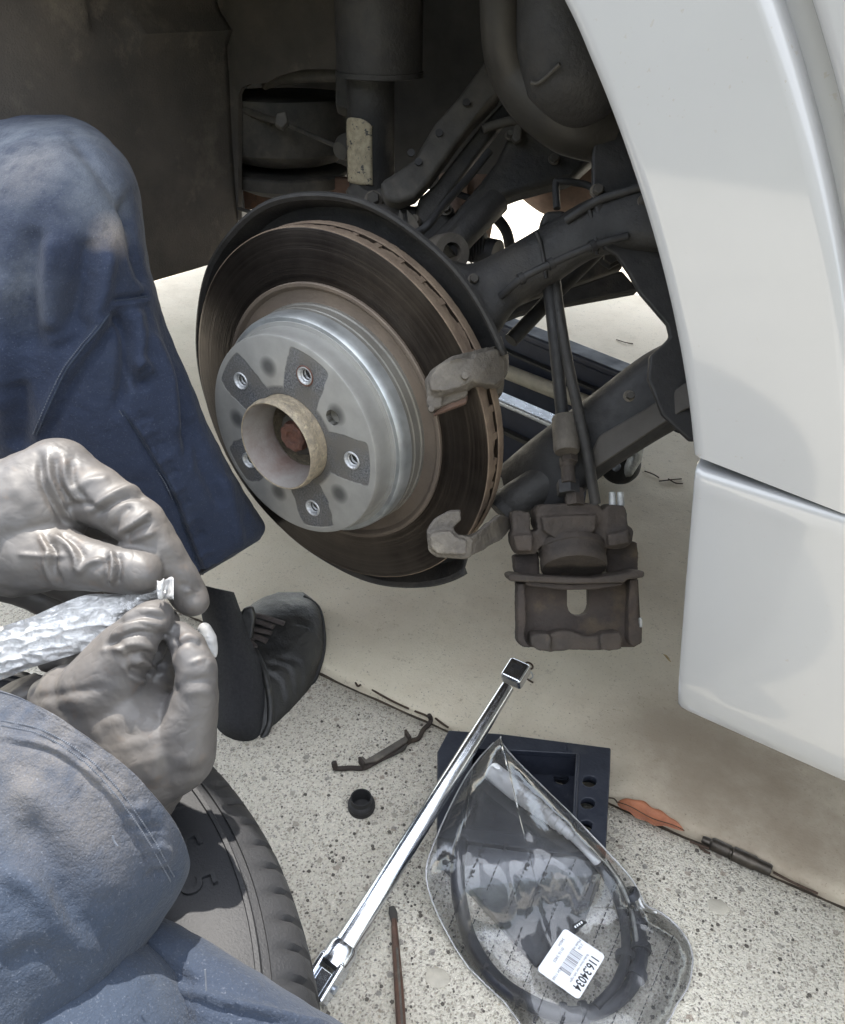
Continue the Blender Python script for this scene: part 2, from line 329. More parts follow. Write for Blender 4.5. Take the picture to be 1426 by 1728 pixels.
def tube_me(pts, rad, n=14, k=6, flat=1.0, flatdir=None, cap=True, closed=False):
    """tube along pts; rad scalar or per-point; flat squashes the section along flatdir"""
    pts = [Vector(p) for p in pts]
    rads = rad if isinstance(rad, (list, tuple)) else [rad]*len(pts)
    if k > 1:
        q = spline([Vector((*p, r)) if False else p for p in pts], k); m = len(pts)-1
        R = [rads[min(int(i/k), m-1)]*(1-(i/k-min(int(i/k), m-1)))+rads[min(int(i/k)+1, m)]*(i/k-min(int(i/k), m-1)) for i in range(len(q))]
    else: q, R = pts, list(rads)
    verts = []; faces = []; prev = None
    for i, p in enumerate(q):
        t = (q[min(i+1, len(q)-1)]-q[max(i-1, 0)]).normalized()
        if prev is None:
            a = Vector(flatdir) if flatdir is not None else (Vector((0, 0, 1)) if abs(t.z) < .9 else Vector((1, 0, 0)))
        else: a = prev
        a = (a-t*a.dot(t)).normalized(); b = t.cross(a); prev = a
        for j in range(n):
            th = 2*math.pi*j/n
            verts.append(p+(a*math.cos(th)*flat+b*math.sin(th))*R[i])
    m = len(q)
    for i in range(m-1):
        for j in range(n): faces.append((i*n+j, i*n+(j+1) % n, (i+1)*n+(j+1) % n, (i+1)*n+j))
    if cap: faces += [tuple(range(n-1, -1, -1)), tuple((m-1)*n+j for j in range(n))]
    return pymesh(verts, faces)
def tube(name, pts, rad, mat, parent=None, n=14, k=6, flat=1., flatdir=None, smooth=50, **kw):
    return finish(name, tube_me(pts, rad, n, k, flat, flatdir), mat, parent, smooth, **kw)
def stitches(segs, r, parent):
    bm = bmesh.new()
    for a, c in segs: bm.from_mesh(tube_me([a, c], r, 5, 1))
    if segs: finish('stitching', tobm(bm), 'stitch_thread', parent, 60, kind='stuff')
def revolve_me(profile, org=(0, 0, 0), axis=(0, 1, 0), n=96, closed=True, fn=None):
    """profile of (radius, height along axis)"""
    ax = Vector(axis).normalized(); a = Vector((0, 0, 1)) if abs(ax.z) < .9 else Vector((1, 0, 0))
    a = (a-ax*a.dot(ax)).normalized(); b = ax.cross(a); org = Vector(org); verts = []; faces = []; m = len(profile)
    for j in range(n):
        th = 2*math.pi*j/n; d = a*math.cos(th)+b*math.sin(th)
        for i, (r, h) in enumerate(profile):
            if fn: r, h = fn(i, r, h, th)
            verts.append(org+d*r+ax*h)
    for j in range(n):
        j2 = (j+1) % n
        for i in range(m-(0 if closed else 1)):
            i2 = (i+1) % m; faces.append((j*m+i, j*m+i2, j2*m+i2, j2*m+i))
    bm = bmesh.new(); me = pymesh(verts, faces); bm.from_mesh(me)
    bmesh.ops.remove_doubles(bm, verts=bm.verts, dist=1e-6); return tobm(bm)
def revolve(name, profile, org, axis, mat, parent=None, n=96, closed=True, fn=None, smooth=30, **kw):
    return finish(name, revolve_me(profile, org, axis, n, closed, fn), mat, parent, smooth, **kw)
def slab_me(front, back, holes=()):
    """front/back: matching outlines; holes: list of (front, back) outlines"""
    bm = bmesh.new(); loops = []
    for f, b in [(front, back)]+list(holes):
        vf = [bm.verts.new(p) for p in f]; vb = [bm.verts.new(p) for p in b]; loops.append((vf, vb))
    ef = []; eb = []
    for vf, vb in loops:
        n = len(vf)
        for i in range(n):
            ef.append(bm.edges.new((vf[i], vf[(i+1) % n]))); eb.append(bm.edges.new((vb[i], vb[(i+1) % n])))
    if holes:
        bmesh.ops.triangle_fill(bm, edges=ef, use_beauty=True); bmesh.ops.triangle_fill(bm, edges=eb, use_beauty=True)
    else:
        f1 = bm.faces.new(loops[0][0]); f2 = bm.faces.new(loops[0][1][::-1])
    for vf, vb in loops:
        n = len(vf)
        for i in range(n): bm.faces.new((vf[i], vf[(i+1) % n], vb[(i+1) % n], vb[i]))
    return tobm(bm)
def plateY(name, px, Y, th, mat, parent=None, bevel=.003, holes=(), **kw):
    """outline read in the photograph, standing in the car's own plane y = Y, th deep inward"""
    f = [atY(x, y, Y) for x, y in px]; b = [p+Vector((0, th, 0)) for p in f]
    hs = [([atY(x, y, Y) for x, y in h], [atY(x, y, Y)+Vector((0, th, 0)) for x, y in h]) for h in holes]
    return finish(name, slab_me(f, b, hs), mat, parent, 35, bevel, **kw)
def slabD(name, px, D, th, mat, parent=None, bevel=.002, holes=(), dirn=None, **kw):
    d = (dirn or WX)*th
    g = (lambda i, x, y: at(x, y, D[i])) if isinstance(D, (list, tuple)) else (lambda i, x, y: at(x, y, D))
    f = [g(i, x, y) for i, (x, y) in enumerate(px)]; b = [p+d for p in f]
    hs = [([at(x, y, D) for x, y in h], [at(x, y, D)+d for x, y in h]) for h in holes]
    return finish(name, slab_me(f, b, hs), mat, parent, 35, bevel, **kw)
def slabZ(name, px, Z, h, mat, parent=None, bevel=.002, holes=(), **kw):
    """outline of a top face at height Z, h thick downward"""
    d = Vector((0, 0, -h)); f = [atZ(x, y, Z) for x, y in px]; b = [p+d for p in f]
    hs = [([atZ(x, y, Z) for x, y in q], [atZ(x, y, Z)+d for x, y in q]) for q in holes]
    return finish(name, slab_me(f, b, hs), mat, parent, 35, bevel, **kw)
def box_me(lo, hi):
    bm = bmesh.new(); bmesh.ops.create_cube(bm, size=1)
    for v in bm.verts: v.co = Vector([lo[i]+(v.co[i]+.5)*(hi[i]-lo[i]) for i in range(3)])
    return tobm(bm)
def grid(name, fn, nu, nv, mat, parent=None, th=0., smooth=180, bend=None, **kw):
    """sheet fn(u,v)->point with solidify thickness"""
    vs = [fn(u/(nu-1), v/(nv-1)) for v in range(nv) for u in range(nu)]
    fs = [(v*nu+u, v*nu+u+1, (v+1)*nu+u+1, (v+1)*nu+u) for v in range(nv-1) for u in range(nu-1)]
    me = pymesh(vs, fs); o = finish(name, me, mat, parent, smooth, **kw)
    if th:
        s = o.modifiers.new('solid', 'SOLIDIFY'); s.thickness = th; s.offset = -1
    return o
def evald(o):
    dg = bpy.context.evaluated_depsgraph_get(); e = o.evaluated_get(dg); return bpy.data.meshes.new_from_object(e)
def loft_me(secs, n=40, k=6, cap=True, pw=1.0):
    """closed tube through sections; a section is (left px, right px, depth, half thickness, (front shift px))"""
    S = []
    for s in secs:
        L, R, D, t = s[:4]; sh = s[4] if len(s) > 4 else (0, 0)
        DL = D if not isinstance(D, tuple) else D[0]; DR = D if not isinstance(D, tuple) else D[1]
        a = at(*L, DL); b = at(*R, DR); c = (a+b)/2; h = (b-a)/2
        Dm = (DL+DR)/2; m = ((L[0]+R[0])/2, (L[1]+R[1])/2)
        w = at(m[0]+sh[0], m[1]+sh[1], Dm-t)-at(m[0], m[1], Dm)
        S.append((c, h, w))
    C = spline([s[0] for s in S], k); H = spline([s[1] for s in S], k); Wv = spline([s[2] for s in S], k)
    vs = []; fs = []
    for c, h, w in zip(C, H, Wv):
        for j in range(n):
            th = 2*math.pi*j/n; cs, sn = math.cos(th), math.sin(th)
            vs.append(c+h*(math.copysign(abs(cs)**pw, cs))+w*(math.copysign(abs(sn)**pw, sn)))
    m = len(C)
    for i in range(m-1):
        for j in range(n): fs.append((i*n+j, i*n+(j+1) % n, (i+1)*n+(j+1) % n, (i+1)*n+j))
    if cap:
        for i, o in ((0, 0), (m-1, (m-1)*n)):
            vs.append(C[i]); c = len(vs)-1
            for j in range(n): fs.append((o+j, o+(j+1) % n, c))
    bm = bmesh.new(); me = pymesh(vs, fs); bm.from_mesh(me); return tobm(bm)
def normals(me):
    a = np.empty(len(me.vertices)*3); me.vertices.foreach_get('normal', a); return a.reshape(-1, 3)
def sculpt(me, creases=(), nz=(), passes=1):
    """fold ridges and valleys: (polyline px, height m, width px); nz: (amp, scale) noise"""
    P = toarr(me); Nn = normals(me); px, z = topx(P)
    view = P-np.array(CP); view /= np.linalg.norm(view, axis=1)[:, None]
    face = np.clip(-(view*Nn).sum(1)*2.5, 0, 1); d = np.zeros(len(P))
    for c in creases:
        line, amp, w = c[:3]; pts = np.array([tuple(v)[:2] for v in spline([Vector((x, y, 0)) for x, y in line], 5)])
        best = np.full(len(P), 1e9); tt = np.zeros(len(P)); m = len(pts)-1
        for i in range(m):
            a = pts[i]; b = pts[i+1]-a; L = b@b+1e-9
            t = np.clip(((px-a)@b)/L, 0, 1); q = a+t[:, None]*b; dd = np.hypot(*(px-q).T)
            u = dd < best; best[u] = dd[u]; tt[u] = (i+t[u])/m
        end = np.clip(np.minimum(tt, 1-tt)*5+.25, 0, 1)
        d += amp*np.exp(-(best/w)**2)*end
    d *= face
    for amp, sc, *rest in nz:
        st = rest[0] if rest else (1, 1, 1)
        d += amp*np.array([noise.noise(Vector((p[0]*sc*st[0], p[1]*sc*st[1], p[2]*sc*st[2]))) for p in P])
    P = P+Nn*d[:, None]; me.vertices.foreach_set('co', P.ravel()); me.update(); return me
def subdiv(me, cuts=1):
    bm = bmesh.new(); bm.from_mesh(me); bmesh.ops.subdivide_edges(bm, edges=bm.edges, cuts=cuts, use_grid_fill=True, smooth=0); return tobm(bm)
def blob_me(chains, voxel=.002, smooth=6, extra=None, flat=None):
    """soft union of tapered limbs; chain of (px, py, depth, radius px)"""
    bm = bmesh.new()
    def ball(c, r, sq=1.):
        g = bmesh.ops.create_icosphere(bm, subdivisions=3, radius=r)
        for v in g['verts']:
            co = v.co; w = co.dot(WX); co = co-WX*w*(1-sq); v.co = co+c
    for ch in chains:
        sq = 1.
        if isinstance(ch, tuple) and isinstance(ch[0], float): sq, ch = ch
        pts = [(at(x, y, D), r*D/F) for x, y, D, r in ch]
        if len(pts) == 1: ball(*pts[0], sq)
        for i in range(len(pts)-1):
            (a, ra), (b, rb) = pts[i], pts[i+1]
            n = max(2, int((b-a).length/(min(ra, rb)*.22)))
            for k in range(n+(1 if i == len(pts)-2 else 0)):
                t = k/n; ball(a.lerp(b, t), ra+(rb-ra)*t, sq)
    if extra: extra(bm)
    me = bpy.data.meshes.new('m'); bm.to_mesh(me); bm.free()
    o = bpy.data.objects.new('tmp', me); COL.objects.link(o)
    r = o.modifiers.new('r', 'REMESH'); r.mode = 'VOXEL'; r.voxel_size = voxel; r.adaptivity = 0
    s = o.modifiers.new('s', 'SMOOTH'); s.iterations = smooth; s.factor = .6
    bpy.context.view_layer.update(); out = evald(o); bpy.data.objects.remove(o); return out
def cast_me(specs, voxel=.0013, smooth=3, nz=((.0008, 70), (.0004, 220)), chains=()):
    """one rough casting: outlines with their own depth, welded together and worn at the edges"""
    def ex(bm):
        for px, D, th in specs:
            f = [at(x, y, D[i] if isinstance(D, (list, tuple)) else D) for i, (x, y) in enumerate(px)]
            me = slab_me(f, [p+WX*th for p in f]); bm.from_mesh(me)
    return sculpt(blob_me(list(chains), voxel, smooth, ex), [], list(nz))
def fontmesh(txt, size, depth=0.0006, bold=False):
    c = bpy.data.curves.new('t', 'FONT'); c.body = txt; c.size = size; c.extrude = depth; c.align_x = 'CENTER'; c.align_y = 'CENTER'
    if bold: c.offset = size*.018
    o = bpy.data.objects.new('t', c); COL.objects.link(o); bpy.context.view_layer.update(); me = evald(o); bpy.data.objects.remove(o); return me
def place(me, org, xdir, ydir, sx=1.):
    if sx != 1.: me.transform(Matrix.Scale(sx, 4, (1, 0, 0)))
    x = Vector(xdir).normalized(); z = x.cross(Vector(ydir)).normalized(); y = z.cross(x)
    me.transform(Matrix(((x.x, y.x, z.x, org[0]), (x.y, y.y, z.y, org[1]), (x.z, y.z, z.z, org[2]), (0, 0, 0, 1)))); return me
# ------------------------------------------------------------------ the setting
def edge_y(x): return .0877+.064*x
def build_ground():
    xs = sorted(set([-200, -60, -20, -6, -2.5]+[round(-1+i*.02, 3) for i in range(126)]+[2.5, 6, 20, 60, 200]))
    rows = [(.0, -.375), (.0, -.345), (.0015, -.338), (.005, -.3335), (.012, -.3318), (.03, -.331), (.3, -.331), (1.5, -.331), (6, -.331), (30, -.331), (200, -.331)]
    vs = []
    for dy, z in rows:
        for x in xs:
            w = .0022*noise.noise(Vector((x*28, 3, 0)))+.001*noise.noise(Vector((x*110, 7, 0))) if abs(x) < 3 else 0
            vs.append((x, edge_y(x)*(1 if abs(x) < 3 else 1)+dy+w*(1 if dy < .02 else 0), z+(.0006*noise.noise(Vector((x*40, dy*50, 1))) if dy < .04 else 0)))
    n = len(xs); fs = [(r*n+i, r*n+i+1, (r+1)*n+i+1, (r+1)*n+i) for r in range(len(rows)-1) for i in range(n-1)]
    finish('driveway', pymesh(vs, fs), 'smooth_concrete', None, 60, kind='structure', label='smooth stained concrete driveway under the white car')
    rows = [(-200, GZ), (-30, GZ), (-6, GZ), (-1.2, GZ), (-.3, GZ), (-.02, GZ), (-.006, GZ-.0003), (-.0035, GZ-.003), (-.003, -.375)]
    vs = []
    for dy, z in rows:
        for x in xs:
            w = .0015*noise.noise(Vector((x*45, 11, 0))) if abs(x) < 3 and dy > -.05 else 0
            vs.append((x, (edge_y(x) if dy > -5 else 0)+dy+w, z))
    fs = [(r*n+i, r*n+i+1, (r+1)*n+i+1, (r+1)*n+i) for r in range(len(rows)-1) for i in range(n-1)]
    finish('paving', pymesh(vs, fs), 'aggregate_concrete', None, 60, kind='structure', label='exposed aggregate paving in front of the joint')
    vs = [(x, edge_y(x)+dy, GZ-.004-.0015*noise.noise(Vector((x*60, dy*900, 0)))) for dy in (-.006, .006) for x in xs if abs(x) < 7]
    n = len(vs)//2
    finish('ground_joint', pymesh(vs, [(i, i+1, n+i+1, n+i) for i in range(n-1)]), 'joint_dirt', None, 60, kind='structure', label='dirty joint between driveway and paving')
build_ground()
# ------------------------------------------------------------------ the car
car = thing('car', (0, .8, GZ), 'white car raised with its rear wheel off and brake exposed', 'car')
def bodyY(x, z):
    y = -.03+.30*max(0, z-.2)**2+.25*max(0, -z-.0)**2
    return y
def sheet(name, A, Bc, rows, mat='white_paint', parent=None, flat=False):
    """panel ruled from edge curve A to edge curve B in x,z; rows: (share, metres, push inward)"""
    vs = []
    for s, dm, dy in rows:
        for (ax, az), (bx, bz) in zip(A, Bc):
            L = math.hypot(bx-ax, bz-az); t = s+dm/L; x = ax+(bx-ax)*t; z = az+(bz-az)*t
            vs.append((x, bodyY(x, z)+dy, z))
    n = len(A); fs = [(r*n+i, r*n+i+1, (r+1)*n+i+1, (r+1)*n+i) for r in range(len(rows)-1) for i in range(n-1)]
    return finish(name, pymesh(vs, fs), mat, parent, 180)
def resamp(pts, k): return [(p.x, p.y) for p in spline([Vector((a, b, 0)) for a, b in pts], k)]
ccx, ccz = -.242, -.054
angs = [math.radians(15.3+(37.7-15.3)*i/8) for i in range(9)]
A = [(ccx+.572*math.cos(a), ccz+.572*math.sin(a)) for a in angs]+[(.172, .340), (.11, .382), (.02, .41), (-.07, .412), (-.17, .39), (-.26, .345), (-.32, .28), (-.36, .2), (-.38, .12), (-.385, .03)]
angb = [math.radians(12.6+(37.7-12.6)*i/8) for i in range(9)]
B = [(ccx+.651*math.cos(a), ccz+.651*math.sin(a)) for a in angb]+[(.225, .40), (.19, .49), (.11, .585), (-.07, .60), (-.3, .60), (-.7, .59), (-1.4, .55), (-1.45, .3), (-1.44, .1), (-1.4, -.05)]
rows = [(0, .010, .022), (0, .003, .016), (0, .0, .010), (0, .0004, .005), (0, .002, .0015), (0, .005, 0), (.1, 0, 0), (.25, 0, 0), (.5, 0, 0), (.75, 0, 0), (.9, 0, 0),
        (1, -.007, 0), (1, -.0035, .0008), (1, -.0012, .0028), (1, 0, .006), (1, 0, .03)]
sheet('quarter_panel', resamp(A, 6), resamp(B, 6), rows, parent=car)
Ad = [(ccx+.6615*math.cos(a), ccz+.6615*math.sin(a)) for a in angb]+[(.235, .402), (.2, .49), (.13, .59)]
Bd = [(1.3, .088+.5*(i/(len(Ad)-1))) for i in range(len(Ad))]
rows_d = [(0, 0, .03), (0, 0, .006), (0, .0012, .0028), (0, .0035, .0008), (0, .007, 0), (.1, 0, 0), (.3, 0, 0), (.6, 0, 0), (1, 0, 0)]
sheet('rear_door', resamp(Ad, 6), resamp(Bd, 6), rows_d, parent=car)
# rubber-dark jamb seen down the door gap
jp = resamp([(ccx+.656*math.cos(a), ccz+.656*math.sin(a)) for a in angb]+[(.23, .401), (.195, .49), (.12, .587)], 6)
grid('door_jamb', lambda u, v: Vector((jp[int(u*(len(jp)-1))][0]+(v-.5)*.02, bodyY(*jp[int(u*(len(jp)-1))])+.014, jp[int(u*(len(jp)-1))][1]+(v-.5)*.004)), len(jp), 2, 'white_paint', car)
# sill cover
def sill(u, v):
    # u along x, v from the hidden top flange over the face to the tucked-under bottom
    prof = [(.0895, .030), (.0895, .008), (.0888, .003), (.0868, .0008), (.083, 0), (.07, 0), (.02, -.001), (-.03, -.001), (-.060, .000), (-.072, .002), (-.0770, .006), (-.0790, .013), (-.080, .09)]
    i = v*(len(prof)-1); k = min(int(i), len(prof)-2); t = i-k
    z = prof[k][0]*(1-t)+prof[k+1][0]*t; dy = prof[k][1]*(1-t)+prof[k+1][1]*t
    xl = .3122+(.09-z)*.122
    us = [0, 0, .0008, .003, .007, .05, .15, .4, 1.1]; ds = [.04, .005, .0018, .0005, 0, 0, 0, 0, 0]
    q = u*8; m = min(int(q), 7); w = q-m
    return Vector((xl+us[m]*(1-w)+us[m+1]*w, -.03+dy+ds[m]*(1-w)+ds[m+1]*w, z-.02*min(.2, us[m]*(1-w)+us[m+1]*w)))
grid('sill_cover', sill, 17, 25, 'white_paint', car)
# shell that closes the car: side silhouettes pushed across the car
def prism(name, pts, y0, y1, mat, bevel=.02):
    f = [Vector((x, y0, z)) for x, z in pts]; b = [Vector((x, y1, z)) for x, z in pts]
    return finish(name, slab_me(f, b), mat, car, 35, bevel)
prism('body_shell', [(-1.45, .2), (-1.45, .55), (-1.3, .6), (2.2, .6), (3.0, .5), (3.1, .2)], .46, 1.68, 'underbody_paint')
prism('floor_pan', [(.55, -.05), (.55, .198), (3.05, .198), (3.05, -.05)], .46, 1.68, 'underbody_paint')
prism('sill_box', [(.335, -.06), (.335, .58), (2.3, .58), (3.0, .5), (3.1, .1), (3.05, -.06)], .03, .398, 'white_paint', .01)
prism('rear_corner', [(-1.44, -.05), (-1.43, .56), (-.40, .58), (-.40, .02)], .03, .398, 'white_paint', .01)
prism('arch_roof', [(-.398, .43), (-.398, .58), (.333, .58), (.333, .43)], .03, .398, 'underbody_paint', .005)
prism('body_deck', [(-1.46, .602), (2.2, .602), (3.02, .502), (3.02, .506), (2.2, .608), (-1.46, .608)], .03, 1.69, 'white_paint', 0)
prism('cabin', [(-.35, .602), (.15, .95), (1.1, .98), (1.9, .602)], .12, 1.60, 'car_glass', .03)
prism('roof', [(.1, .97), (1.15, .995), (1.1, 1.02), (.2, 1.01)], .16, 1.56, 'white_paint', .008)
# arch liner: felt sheet behind the wheel, wrapping up and over
LP = [(-.335, .025), (-.332, .06), (-.33, .12), (-.33, .2), (-.328, .27), (-.31, .33), (-.26, .385), (-.18, .415), (-.05, .425), (.1, .42), (.2, .38)]
lp = resamp(LP, 5)
def liner(u, v):
    x, z = lp[int(round(u*(len(lp)-1)))]; y = -.012+v*.30
    q = noise.noise(Vector((x*6, y*7, z*6)))
    dip = .012*math.exp(-((z-.262)/.012)**2)*(1 if y > .17 else 0)
    return Vector((x+q*.008+dip-(.012 if z > .262 and y > .12 and x < -.25 else 0), y, z-.002))
grid('wheel_arch_liner', liner, len(lp), 40, 'liner_felt', car, th=.004, smooth=60)
# inner wall, frames and struts inside the arch
IY = .30
plateY('inner_wall', [(585, -60), (1180, -60), (1180, 200), (1060, 210), (1000, 262), (960, 255), (880, 300), (820, 310), (700, 322), (640, 320), (585, 322)],
       IY+.09, .012, 'underbody_paint', car, 0)
plateY('inner_wall_rim', [(330, -60), (575, -60), (575, 118), (540, 116), (505, 118), (470, 128), (450, 140), (420, 142), (408, 148), (402, 160), (402, 372), (355, 372), (330, 300)], IY-.012, .006, 'liner_felt', car, 0)
plateY('inner_wall', [(395, 90), (640, 90), (640, 322), (395, 322)], .47, .01, 'underbody_paint', car, 0)
plateY('inner_wall_foot', [(402, 296), (600, 300), (640, 335), (600, 330), (560, 332), (540, 340), (500, 347), (440, 352), (402, 356)], IY+.07, .01, 'rusty_metal', car, .003)
# spring seat can behind the strut
def canaxis(x, y, Y): return atY(x, y, Y)
c0 = atY(489, 300, .372); sc = (atY(570, 300, .372)-atY(410, 300, .372)).length/2
revolve('spring_seat', [(0, -.01), (sc*.62, -.01), (sc*.80, -.004), (sc*.92, .0), (sc*.93, .012), (sc*.90, .014), (0, .014)], c0+Vector((0, .0, -.004)), (0, 0, 1), 'dusty_metal', car, 64)
revolve('spring_housing', [(0, .018), (sc*.60, .018), (sc*.78, .022), (sc*.96, .034), (sc*1.0, .05), (sc*1.0, .085), (sc*.97, .09), (0, .09)], c0, (0, 0, 1), 'dusty_metal', car, 64)
tube('level_sensor_rod', [atY(405, 182, .30), atY(440, 196, .29), atY(478, 207, .285)], .0035, 'dusty_metal', car, k=8)
for i in range(11):
    p = atY(406+i*5.2, 182+i*2.3, .298); revolve('coil', [(.0034, -.0007), (.0046, 0), (.0034, .0007)], p, atY(440, 196, .3)-atY(405, 182, .3), 'dusty_metal', car, 14)
slabD('rod_clamp', [(466, 190), (482, 186), (486, 205), (476, 216), (462, 208)], .80, .01, 'dusty_metal', car)
tube('sensor_link', [atY(480, 208, .285), atY(575, 250, .26)], .0022, 'dusty_metal', car, k=2)
revolve('ball_socket', [(0, -.012), (.008, -.011), (.012, -.003), (.012, .004), (.008, .011), (0, .012)], atY(585, 248, .255), (0, 1, .2), 'dusty_metal', car, 24)
tube('wall_pipe', [atY(446, 146, .31), atY(466, 130, .31), atY(500, 124, .31), atY(540, 122, .31), atY(580, 122, .31)], [.004, .008, .009, .009, .009], 'dusty_metal', car)
tube('brake_line', [atY(475, 300, .36), atY(476, 350, .36)], .003, 'pink_rust', car, k=2)
tube('wire_loop', [atY(402, 352, .28), atY(425, 358, .28), atY(450, 365, .28)], .002, 'dusty_metal', car)
# damper strut
SY = .235
def vtube(name, xl, xr, y0, y1, Y, mat, parent=car, top=None, **k):
    a = atY((xl+xr)/2, y0, Y); b = atY((xl+xr)/2, y1, Y); r = (atY(xr, y0, Y)-atY(xl, y0, Y)).length/2*.93
    b = Vector((a.x, a.y, b.z)); return tube(name, [a, b], [r, r*(k.pop('taper', 1))], mat, parent, 40, 1, smooth=40), a, b, r
o, a, b, r = vtube('damper_dust_cover', 573, 705, -40, 124, SY, 'dusty_black_metal')
revolve('cover_lip', [(r*.9, -.003), (r*1.03, -.002), (r*1.03, .002), (r*.9, .003)], b, (0, 0, 1), 'dusty_black_metal', car, 64)
ab = atY(631, 124, SY); a2 = Vector((ab.x-.004, ab.y, ab.z)); b2 = Vector((a2.x-.000, a2.y, atY(632, 325, SY).z-.01))
tube('damper_tube', [a2, b2], .0212, 'dusty_black_metal', car, 40, 1)
# bare worn strip on the damper tube
def strip(u, v):
    th = math.atan2(CP.y-a2.y, CP.x-a2.x)+math.radians(-80+82*u); z = atY(640, 196, SY).z*(1-v)+atY(632, 305, SY).z*v
    zz = z-.006*(abs(u-.5)*2)**3*(1 if v < .1 else 0)
    return Vector((a2.x+.0217*math.cos(th), a2.y+.0217*math.sin(th), zz))
grid('worn_strip', strip, 10, 20, 'worn_paint', car, th=.001)
revolve('damper_eye_collar', [(.014, -.012), (.024, -.012), (.026, -.006), (.026, .004), (.0225, .008), (.014, .008)], b2, (0, 0, 1), 'dusty_black_metal', car, 40)
revolve('damper_eye_seal', [(.014, .0085), (.0222, .0085), (.0228, .0105), (.014, .0105)], b2, (0, 0, 1), 'dusty_metal', car, 40)
slabD('damper_bracket', [(566, 126), (600, 126), (600, 185), (580, 182), (566, 176)], .80, .02, 'dusty_metal', car)
slabD('bracket_foot', [(578, 318), (602, 300), (660, 312), (655, 345), (620, 352), (600, 350)], .775, .03, 'dusty_metal', car, .006)
# control arms
tube('exhaust_pipe', [atY(850, -60, .16), atY(852, 60, .16), atY(868, 120, .165), atY(905, 165, .17), atY(960, 195, .18), atY(1010, 205, .2)], [.0165, .0165, .0175, .021, .026, .028], 'pipe_metal', car, 30, 8)
tube('pipe_shroud', [atY(950, -40, .17), atY(960, 60, .17), atY(975, 130, .17), atY(990, 190, .18)], [.03, .036, .036, .02], 'dusty_black_metal', car, 30, 8)
tube('shroud_seam', [atY(897, 140, .135), atY(912, 138, .133), atY(945, 108, .13)], .0012, 'dusty_metal', car)
slabD('camber_arm', [(640, 305), (668, 288), (697, 268), (735, 205), (775, 160), (815, 105), (840, 60), (878, 60), (868, 110), (840, 165), (800, 205), (772, 240), (725, 305), (700, 332), (672, 342), (648, 336)], [.715]*3+[.72]*7+[.715]*6, .022, 'dusty_metal', car, .005)
slabD('camber_arm_flange', [(705, 335), (735, 308), (780, 250), (812, 210), (850, 170), (880, 120), (895, 120), (890, 165), (850, 205), (800, 270), (760, 325), (720, 380), (700, 372)], .735, .018, 'dusty_black_metal', car, .004)
for x, y in ((787, 173), (741, 224), (706, 273), (694, 258)):
    revolve('arm_hole', [(0, -.0008), (.0032, -.0008), (.0032, .0008), (0, .0008)], at(x, y, .7135), WX, 'black_rubber', car, 16)
slabD('hub_carrier', [(620, 345), (660, 335), (700, 345), (740, 330), (770, 345), (770, 400), (740, 440), (700, 430), (655, 395), (622, 375)], .745, .04, 'dusty_black_metal', car, .008)
slabD('carrier_fin', [(674, 352), (681, 362), (682, 388), (668, 386)], .725, .004, 'dusty_metal', car, .001)
slabD('carrier_fin', [(686, 352), (702, 368), (722, 412), (700, 402), (690, 390)], .728, .006, 'dusty_metal', car, .001)
tube('drive_shaft', [atY(765, 300, .30), atY(762, 365, .28), atY(755, 420, .26)], .014, 'pink_rust', car, 24)
tube('drive_shaft_sleeve', [atY(800, 300, .33), atY(800, 360, .32), atY(790, 410, .3)], .02, 'pink_rust', car, 24)
for i in range(6):
    t = i/5; p = atY(795+24*t, 412+4*t, .24+.0*t); revolve('boot_rib', [(.006, -.0035), (.017-.002*i*.4, 0), (.006, .0035)], p, (.8, .3, .1), 'black_rubber', car, 24)
tube('boot_core', [atY(780, 415, .24), atY(840, 428, .24)], .012, 'black_rubber', car, 20, 2)
tube('vent_hose', [atY(818, 352, .3), atY(838, 368, .3), atY(855, 392, .3), atY(862, 425, .3)], .0052, 'black_rubber', car)
tube('sensor_wire', [atY(758, 318, .26), atY(775, 328, .26), atY(795, 335, .26)], .003, 'black_rubber', car)
# pressed cross member with its raised lip
slabD('cross_member', [(735, 432), (712, 412), (760, 365), (812, 305), (838, 270), (866, 215), (905, 202), (935, 205), (962, 226), (972, 245), (1000, 222), (1045, 170), (1060, 215), (1010, 262), (968, 300), (930, 308), (880, 322), (845, 335), (800, 380), (765, 425), (748, 440)], .735, .03, 'dusty_black_metal', car, .006)
tube('cross_member_lip', [at(815, 218, .722), at(850, 207, .722), at(895, 200, .722), at(935, 203, .722), at(965, 225, .722), at(976, 242, .722)], .004, 'dusty_metal', car)
slabD('lug', [(868, 208), (882, 206), (880, 236), (872, 240), (863, 232)], .722, .008, 'dusty_metal', car, .002)
tube('lateral_link', [at(755, 425, .70), at(800, 378, .705), at(838, 340, .715)], .0115, 'dusty_black_metal', car, 24)
finish('exhaust_muffler', loft_me([((862, 318), (876, 330), 1.0, .01), ((880, 290), (892, 345), 1.0, .03), ((905, 270), (920, 362), 1.0, .05), ((945, 262), (955, 366), 1.0, .05), ((985, 255), (990, 358), 1.0, .05), ((1040, 240), (1050, 350), 1.0, .05)], 32, 6), 'pink_rust', car, 60)
